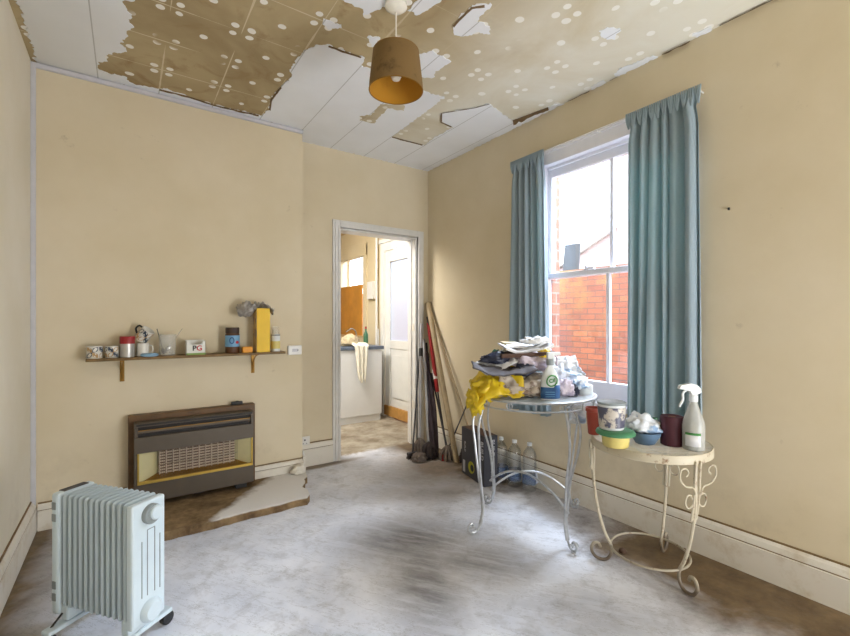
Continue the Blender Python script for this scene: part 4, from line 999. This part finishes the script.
text('logo_lettering','Cif',.030,at(.002,-.0375,.112)@Matrix.Rotation(R(-12),4,'Y')@fx,M['label_green'],t,bold=.001)
m=MB(); 
for k in range(3): m.box(-.036,.018,-.0366,-.0350,.020+k*.013,.0225+k*.013)
m.build('label_lines',M['label_lightblue'],t)
# ---------------------------------------------------------------- white iron table
wx,wy=2.09,1.11; WZ=.625
t=thing('iron_side_table','round cream-painted rusty iron side table with scrolled feet near the right wall','table',(wx,wy,0))
m=MB(); m.lathe([(.260,WZ-.040),(.263,WZ-.037),(.263,WZ-.004),(.260,WZ),(.256,WZ),(.256,WZ-.040)],64,cap0=False,cap1=False); 
m.build('apron_band',M['white_iron'],t,smooth=True)
m=MB(); 
rot=Matrix.Rotation(RZ,4,'Z')
for k in range(-11,12):
    y=k*.0225; hw=math.sqrt(max(0,.256**2-y*y))
    if hw>.02: m.box(-hw,hw,y-.005,y+.005,WZ-.003,WZ-.001,rot)
for y in(-.12,.12): m.box(-.225,.225,y-.008,y+.008,WZ-.009,WZ-.003,rot@Matrix.Rotation(R(90),4,'Z'))
m.build('slatted_top',M['slat'],t)
def spiral(c,u,turn,r0,r1,a0,n=26):
    P=[]
    for i in range(n):
        s=i/(n-1); a=a0+turn*s; r=r0+(r1-r0)*s; P.append(c+u*(r*math.cos(a))+Vector((0,0,r*math.sin(a))))
    return P
for (fx_,fy_) in((1.955,1.286),(2.026,.909),(2.295,1.143)):
    a=math.atan2(fy_-wy,fx_-wx); u=world_dir(a); s_=Vector((-u.y,u.x,0))
    m=MB(); pr=[(.254,.60),(.252,.52),(.252,.40),(.232,.26),(.200,.145),(.172,.085),(.170,.045),(.188,.014),(.215,.0075),(.245,.018),(.262,.05),(.252,.082),(.230,.085),(.220,.066)]
    m.tube(smooth_path([u*r+Vector((0,0,z)) for r,z in pr],7),.0078,8); lg=m.build('leg',M['white_iron'],t,smooth=True)
    m=MB()
    for q in(-.013,.013): m.tube(smooth_path([u*r+s_*q+Vector((0,0,z)) for r,z in [(.268,.60),(.262,.52),(.256,.42),(.243,.335)]],5),.005,8)
    m.tube([u*.246-s_*.014+Vector((0,0,.345)),u*.246+s_*.014+Vector((0,0,.345))],.004,6)
    m.build('leg_fluting',M['white_iron'],lg,smooth=True)
    m=MB()
    for q in(-1,1):
        sd=s_*q; c=u*.255
        pth=[c+sd*x+Vector((0,0,z)) for x,z in [(.012,.43),(.022,.405),(.045,.400),(.058,.425),(.048,.452),(.028,.452),(.022,.436)]]
        m.tube(smooth_path(pth,5),.0036,6)
        pth=[c+u*.012+sd*x+Vector((0,0,z)) for x,z in [(.014,.46),(.03,.49),(.07,.50),(.098,.53),(.095,.568),(.07,.575),(.055,.556),(.068,.54)]]
        m.tube(smooth_path(pth,5),.0036,6)
    m.build('scroll_bracket',M['white_iron'],lg,smooth=True)
MB().tube(ringpts(.172,.085,48),.0055,8,True).build('ring_stretcher',M['white_iron'],t,smooth=True)
o=MB().lathe([(.012,0),(.020,.004),(.018,.016),(.008,.022)],14).build('debris_cap',M['rust'],smooth=True); o.location=(2.115,1.262,0); tag(o,'small brown cap of debris on the floor under the cream iron table','debris')  # turned cap shape, loose debris on the floor
# items on the white table
def place(name,label,cat,u,dep): 
    l=U(u,dep); return thing(name,label,cat,tf(l,dep,WZ),RZ)
t=place('terracotta_beaker','tall terracotta red plastic beaker at the left edge of the cream table','beaker',594,2.20)
MB().lathe([(.026,0),(.029,.004),(.037,.115),(.041,.117),(.041,.135),(.038,.135),(.035,.115),(.027,.008)],28,cap1=False).build('cup',M['terracotta'],t,smooth=True)
t=place('margarine_tub','pale yellow tub with a wide green lid under the printed jar','tub',615.5,1.99)
MB().lathe([(.052,0),(.056,.004),(.062,.050)],32).build('tub_body',M['yellow_tub'],t,smooth=True)
MB().lathe([(.064,.050),(.084,.056),(.086,.064),(.080,.074),(.070,.078)],36).build('lid',M['leafgreen'],t,smooth=True)
l=U(611.5,1.995)
t=thing('printed_jar','printed plastic pot with dark picture label standing on the green lid','pot',tf(l,1.995,WZ+.079),RZ)
MB().lathe([(.050,0),(.053,.004),(.060,.118)],32).build('pot_body',M['bottlewhite'],t,smooth=True)
MB().lathe([(.0548,.012),(.0608,.104)],32,cap0=False,cap1=False).build('picture_label',M['jarprint'],t,smooth=True)
MB().lathe([(.0615,.114),(.063,.117),(.063,.124),(.060,.126)],32).build('lid',M['heater_grey'],t,smooth=True)
t=place('plastic_bowl','slate blue plastic bowl between the yellow tub and maroon candle','bowl',645,2.03)
MB().lathe([(.035,0),(.042,.003),(.064,.040),(.068,.058),(.065,.058),(.060,.040),(.038,.006)],36,cap1=False).build('bowl',M['bowlblue'],t,smooth=True)
o=crumple_blob('crumpled_bag',.082,.065,.060,71,M['blue_film'],None,None,.38,3.); o.location=tf(U(641,2.05),2.05,WZ+.042); o.rotation_euler=(0,R(8),RZ); tag(o,'crumpled white and bluish plastic bag stuffed in the blue bowl','plastic bag')
o=MB().lathe([(.02,0),(.03,.003),(.03,.05),(.012,.07),(.012,.085)],20).build('green_glass_bottle',M['greenglass'],smooth=True); o.location=tf(U(655,2.19),2.19,WZ); tag(o,'little green glass bottle almost hidden behind the crumpled bag','bottle')
t=place('maroon_candle','thick maroon pillar candle on the cream table beside the trigger bottle','candle',672,2.01)
m=MB(); m.lathe([(.044,0),(.0485,.003),(.0490,.128),(.046,.134),(.030,.134),(.018,.130)],36); m.build('wax',M['maroon'],t,smooth=True)
MB().lathe([(.016,.129),(.016,.1315)],20).build('wick_hole',M['marooncore'],t,smooth=True)
t=place('trigger_spray_bottle','tall translucent white trigger spray bottle at the right end of the cream table','bottle',693.5,1.94); t.scale=(.92,.92,.95)
MB().lathe([(.044,0),(.048,.005),(.049,.11),(.045,.135),(.028,.185),(.018,.215),(.015,.235)],32).build('bottle_body',M['hazyplastic'],t,smooth=True)
MB().lathe([(.042,.004),(.046,.008),(.047,.105)],32).build('liquid',M['liquid'],t,smooth=True)
MB().lathe([(.019,.225),(.020,.228),(.019,.255),(.014,.26)],20).build('collar',M['bottlewhite'],t,smooth=True)
m=MB(); v=[(-.075,.285),(-.068,.302),(-.02,.312),(.012,.305),(.032,.285),(.034,.268),(.012,.258),(-.014,.258),(-.022,.275),(-.05,.282)]
k=len(v); m.add([(x,-.012,z) for x,z in v]+[(x,.012,z) for x,z in v],[tuple(range(k)),tuple(reversed(range(k,2*k)))]+[(i,(i+1)%k,k+(i+1)%k,k+i) for i in range(k)]); m.build('spray_head',M['bottlewhite'],t,tri=True,bevel=.003)
m=MB(); m.tube(smooth_path([(-.030,0,.282),(-.052,0,.265),(-.052,0,.235),(-.064,0,.212),(-.068,0,.200)],5),.006,8); m.build('trigger',M['bottlewhite'],t,smooth=True)
m=MB(); v=[];f=[]
for i in range(9):
    a=R(-165)+R(80)*i/8
    for z in(.022,.085): v.append((.0496*math.cos(a),.0496*math.sin(a),z))
m.add(v,[(2*i,2*i+2,2*i+3,2*i+1) for i in range(8)]); lb=m.build('paper_label',M['paper'],t,smooth=True,solid=.0006)
m=MB(); v=[]
for i in range(9):
    a=R(-165)+R(80)*i/8
    for z in(.074,.085): v.append((.0504*math.cos(a),.0504*math.sin(a),z))
m.add(v,[(2*i,2*i+2,2*i+3,2*i+1) for i in range(8)]); m.build('label_stripe',M['label_green'],lb,smooth=True,solid=.0004)
# ---------------------------------------------------------------- carton and bottles
bang=math.atan2(.34,.073)
t=thing('power_tool_carton','dark upright product carton with white vertical lettering by the right wall','box',(2.117,2.32,0),bang-PI/2)
# local +y runs back along the left face, local +x towards the wall
B(0,.115,0,.35,0,.365).build('carton_body',M['boxdark'],t,bevel=.003)
B(.01,.105,.02,.33,.365,.3665).build('top_flap',M['brown_card'],t)
dn=Matrix.Rotation(R(90),4,'X')@Matrix.Rotation(R(-90),4,'Z')
text('lettering','BUILD',.046,at(.070,-.0012,.275)@dn,M['textwhite'],t,bold=.001)
text('lettering','BUILD',.040,at(.070,-.0012,.085)@dn,M['textwhite'],t,bold=.001)
lf=Matrix.Rotation(R(-90),4,'Z')@dn
text('lettering','BUILD',.050,at(-.0012,.028,.255)@lf,M['textwhite'],t,bold=.001)
text('lettering','BUILD',.030,at(-.0012,.29,.22)@lf,M['textwhite'],t)
B(-.0015,0,.29,.325,.02,.11).build('white_sticker',M['textwhite'],t)
m=MB(); m.lathe([(.045,0),(.045,.002)],24,Matrix.Translation((0,.19,.085))@Matrix.Rotation(R(-90),4,'Y')); m.build('printed_motif',M['yellowgreen'],t)
m=MB(); m.lathe([(.026,0),(.026,.003)],24,Matrix.Translation((0,.175,.085))@Matrix.Rotation(R(-90),4,'Y')); m.build('printed_motif',M['ink'],t)
def wbottle(x,y,label):
    t=thing('water_bottle',label,'bottle',(x,y,0),0,'water bottles by the carton'); t.scale=(1.2,1.2,1.06)
    pr=[(.034,0),(.040,.006)]
    for k in range(9): z=.02+k*.022; pr+=[(.041,z),(.0385,z+.011)]
    pr+=[(.041,.222),(.036,.25),(.022,.275),(.013,.287),(.013,.302)]
    MB().lathe(pr,24).build('bottle_body',M['pet'],t,smooth=True)
    MB().lathe([(.0418,.045),(.0418,.115)],24,cap0=False,cap1=False).build('blue_label',M['bluewater'],t,smooth=True)
    MB().lathe([(.0145,.296),(.0145,.315)],16).build('cap',M['bottlewhite'],t,smooth=True)
wbottle(2.300,2.332,'clear ribbed water bottle touching the dark carton by the wall')
wbottle(2.325,2.222,'clear ribbed water bottle in the middle of the row of three')
wbottle(2.358,2.108,'clear ribbed water bottle nearest the window end of the row of three')
# ---------------------------------------------------------------- tools in the corner
def pole(name,label,cat,a,b,r,mat,extra=None,part=None):
    t=thing(name,label,cat,(a[0],a[1],0)); o=Vector((a[0],a[1],0))
    m=MB(); m.tube([Vector(a)-o,Vector(b)-o],r,12); m.build(part or 'pole',M[mat],t,smooth=True); return t,o
t,o=pole('wooden_pole','thick tan wooden pole leaning into the corner, nearest of the tools','pole',(2.30,2.86,.0),(2.420,3.455,1.375),.025,'tan_pole')
t,o=pole('wooden_pole','slim tan wooden cane leaning along the right wall behind the carton','pole',(2.395,2.66,.0),(2.428,3.44,1.345),.010,'tan_pole')
t,o=pole('litter_picker','red-handled litter picker with dark shaft leaning in the corner','tool',(2.335,3.04,.03),(2.385,3.27,.62),.008,'dark_pole',part='shaft')
m=MB(); m.tube([Vector((2.379,3.245,.54))-o,Vector((2.415,3.44,1.18))-o],[.018,.02],12); m.build('red_sleeve',M['red'],t,smooth=True)
m=MB(); m.tube([Vector((2.413,3.43,1.16))-o,Vector((2.418,3.455,1.24))-o],.017,12); m.build('grip',M['black'],t,smooth=True)
m=MB(); m.box(-.05,.05,-.012,.012,0,.03); m.build('jaw',M['black'],t,bevel=.004)
m=MB(); m.tube([Vector((2.385,3.28,.655))-o,Vector((2.392,3.315,.74))-o],.0205,12); m.build('white_collar',M['socket'],t,smooth=True)
def mophead(t,c,r,h,mat,seed,n=26):
    m=MB(); rnd=random.Random(seed)
    for k in range(n):
        a=2*PI*k/n+rnd.uniform(-.15,.15); q=r*rnd.uniform(.55,1.)
        P=[(c[0]+.01*math.cos(a),c[1]+.01*math.sin(a),h),(c[0]+q*.6*math.cos(a),c[1]+q*.6*math.sin(a),h*.75),(c[0]+q*.95*math.cos(a),c[1]+q*.95*math.sin(a),h*.3),(c[0]+q*math.cos(a+.15),c[1]+q*math.sin(a+.15),.009)]
        m.tube(smooth_path(P,4),.0085,6)
    m.build('mop_head',M[mat],t,smooth=True)
t,o=pole('string_mop','grey metal string mop standing next to the doorway frame','mop',(2.15,3.20,.05),(2.345,3.465,1.17),.013,'grey_pole'); mophead(t,(0,0),.085,.15,'mop',1,30)
m=MB(); m.tube([Vector((2.292,3.393,.865))-o,Vector((2.305,3.41,.94))-o],.018,12); m.build('black_clip',M['black'],t,smooth=True)
t,o=pole('string_mop','second grey metal string mop leaning just right of the first','mop',(2.19,3.11,.05),(2.375,3.465,1.02),.014,'grey_pole'); mophead(t,(0,0),.085,.13,'mopdark',2,30)
t,o=pole('floor_brush','thin black-handled brush closest to the white door frame','brush',(2.055,3.17,.04),(2.325,3.46,.93),.008,'dark_pole')
m=MB(); m.box(-.05,.05,-.02,.02,.03,.055); m.build('brush_block',M['dark_pole'],t,bevel=.005)
m=MB()
for i in range(14):
    for j in(-1,0,1): x=-.046+i*.007; m.tube([(x,j*.012,.032),(x*1.15,j*.018,.001)],.0026,5)
m.build('bristles',M['mopdark'],t)
t=thing('umbrella','furled dark plum umbrella standing among the mops in the corner','umbrella',(2.225,3.07,0))
m=MB(); d_=Vector((2.385,3.42,.88))-Vector((2.225,3.07,.0)); n_=22
V_=[];F_=[];sg=24
for i in range(n_+1):
    s=i/n_; c=d_*s+Vector((0,0,.012)); rr_=.012+.032*math.sin(PI*min(1,s*1.15+.06))**.6*(1-.45*s)
    for k in range(sg):
        a=2*PI*k/sg; q=rr_*(1+.28*math.sin(a*6+s*7)); V_.append(c+Vector((q*math.cos(a),q*math.sin(a),0)))
for i in range(n_):
    for k in range(sg): F_.append((i*sg+k,i*sg+(k+1)%sg,(i+1)*sg+(k+1)%sg,(i+1)*sg+k))
F_+=[tuple(range(sg)),tuple(reversed(range(n_*sg,(n_+1)*sg)))]
m.add(V_,F_); m.build('canopy',M['umbrella'],t,smooth=True)
m=MB(); m.tube([d_*.98,d_*1.12],.010,10); m.build('handle',M['black'],t,smooth=True)
t,o=pole('metal_rod','thin dark rod lying slantwise across the wooden poles','rod',(2.27,2.99,.02),(2.425,2.86,.50),.006,'dark_pole',part='rod')
t,o=pole('dust_mop','low grimy mop with short dark stick behind the thick pole','mop',(2.285,2.96,.05),(2.395,3.36,.70),.009,'dark_pole'); mophead(t,(0,0),.08,.12,'mop',5,26)
m=MB(); m.lathe([(.018,0),(.02,.004),(.02,.05),(.014,.055)],12); o=m.build('castor_cup',M['red'],smooth=True); o.location=(2.235,2.975,0); o.rotation_euler=(0,0,0); tag(o,'small dark red plastic cup on the floor among the mop heads','cup')
o=crumple_blob('dust_rag',.07,.05,.05,81,M['mop'],None,None,.5,3); o.location=(2.06,3.07,0); tag(o,'grimy grey rag on the floor in front of the mops','rag')
o=crumple_blob('dust_rag',.05,.05,.09,82,M['mopdark'],None,None,.5,3); o.location=(2.345,2.80,0); tag(o,'dark rag heaped against the skirting between pole and carton','rag')
# ---------------------------------------------------------------- camera
cam=bpy.data.cameras.new('camera'); co=bpy.data.objects.new('camera',cam); C.objects.link(co); sc.camera=co
cam.sensor_width=36; cam.lens=432/850*36; cam.shift_y=3/850; cam.clip_start=.02
co.location=(0,0,1.2); co.rotation_euler=(R(90),0,-R(34.6))
# ---------------------------------------------------------------- light
w=bpy.data.worlds.new('world'); sc.world=w; w.use_nodes=True; bg=w.node_tree.nodes['Background']; bg.inputs[0].default_value=(.86,.93,1.,1); bg.inputs[1].default_value=8.5
def area(name,loc,target,sx,sy,power,col=(1,1,1),portal=False):
    l=bpy.data.lights.new(name,'AREA'); l.shape='RECTANGLE'; l.size=sx; l.size_y=sy; l.energy=power; l.color=col
    if portal: l.cycles.is_portal=True
    o=bpy.data.objects.new(name,l); C.objects.link(o); o.location=loc
    o.rotation_euler=(Vector(target)-Vector(loc)).to_track_quat('-Z','Z').to_euler(); return o
area('window_portal',(XR+.20,(wy0+wy1)/2,1.53),(0,(wy0+wy1)/2,1.53),.0+1.0,1.7,1,portal=True)
area('sky_light',(4.0,1.5,3.7),(1.75,1.75,.2),1.2,1.4,520,(.80,.89,1.))
area('side_fill_light',(2.42,-1.0,1.5),(-.4,2.0,.9),1.0,1.4,14,(.95,.97,1.))  # unseen fill lamp added behind the camera, no window there
area('ceiling_fill_light',(2.1,-1.1,.7),(.4,1.9,2.5),1.2,1.2,66,(.94,.97,1.))  # added fill lamp, low behind the camera, aimed up across the room
area('kitchen_fill_light',(1.2,4.1,2.25),(2.2,4.7,.6),.8,.8,50,(1.,.96,.90))  # fill lamp added out of sight to brighten the kitchen
sc.view_settings.view_transform='Standard'; sc.view_settings.look='None'; sc.view_settings.exposure=.08; sc.view_settings.gamma=1
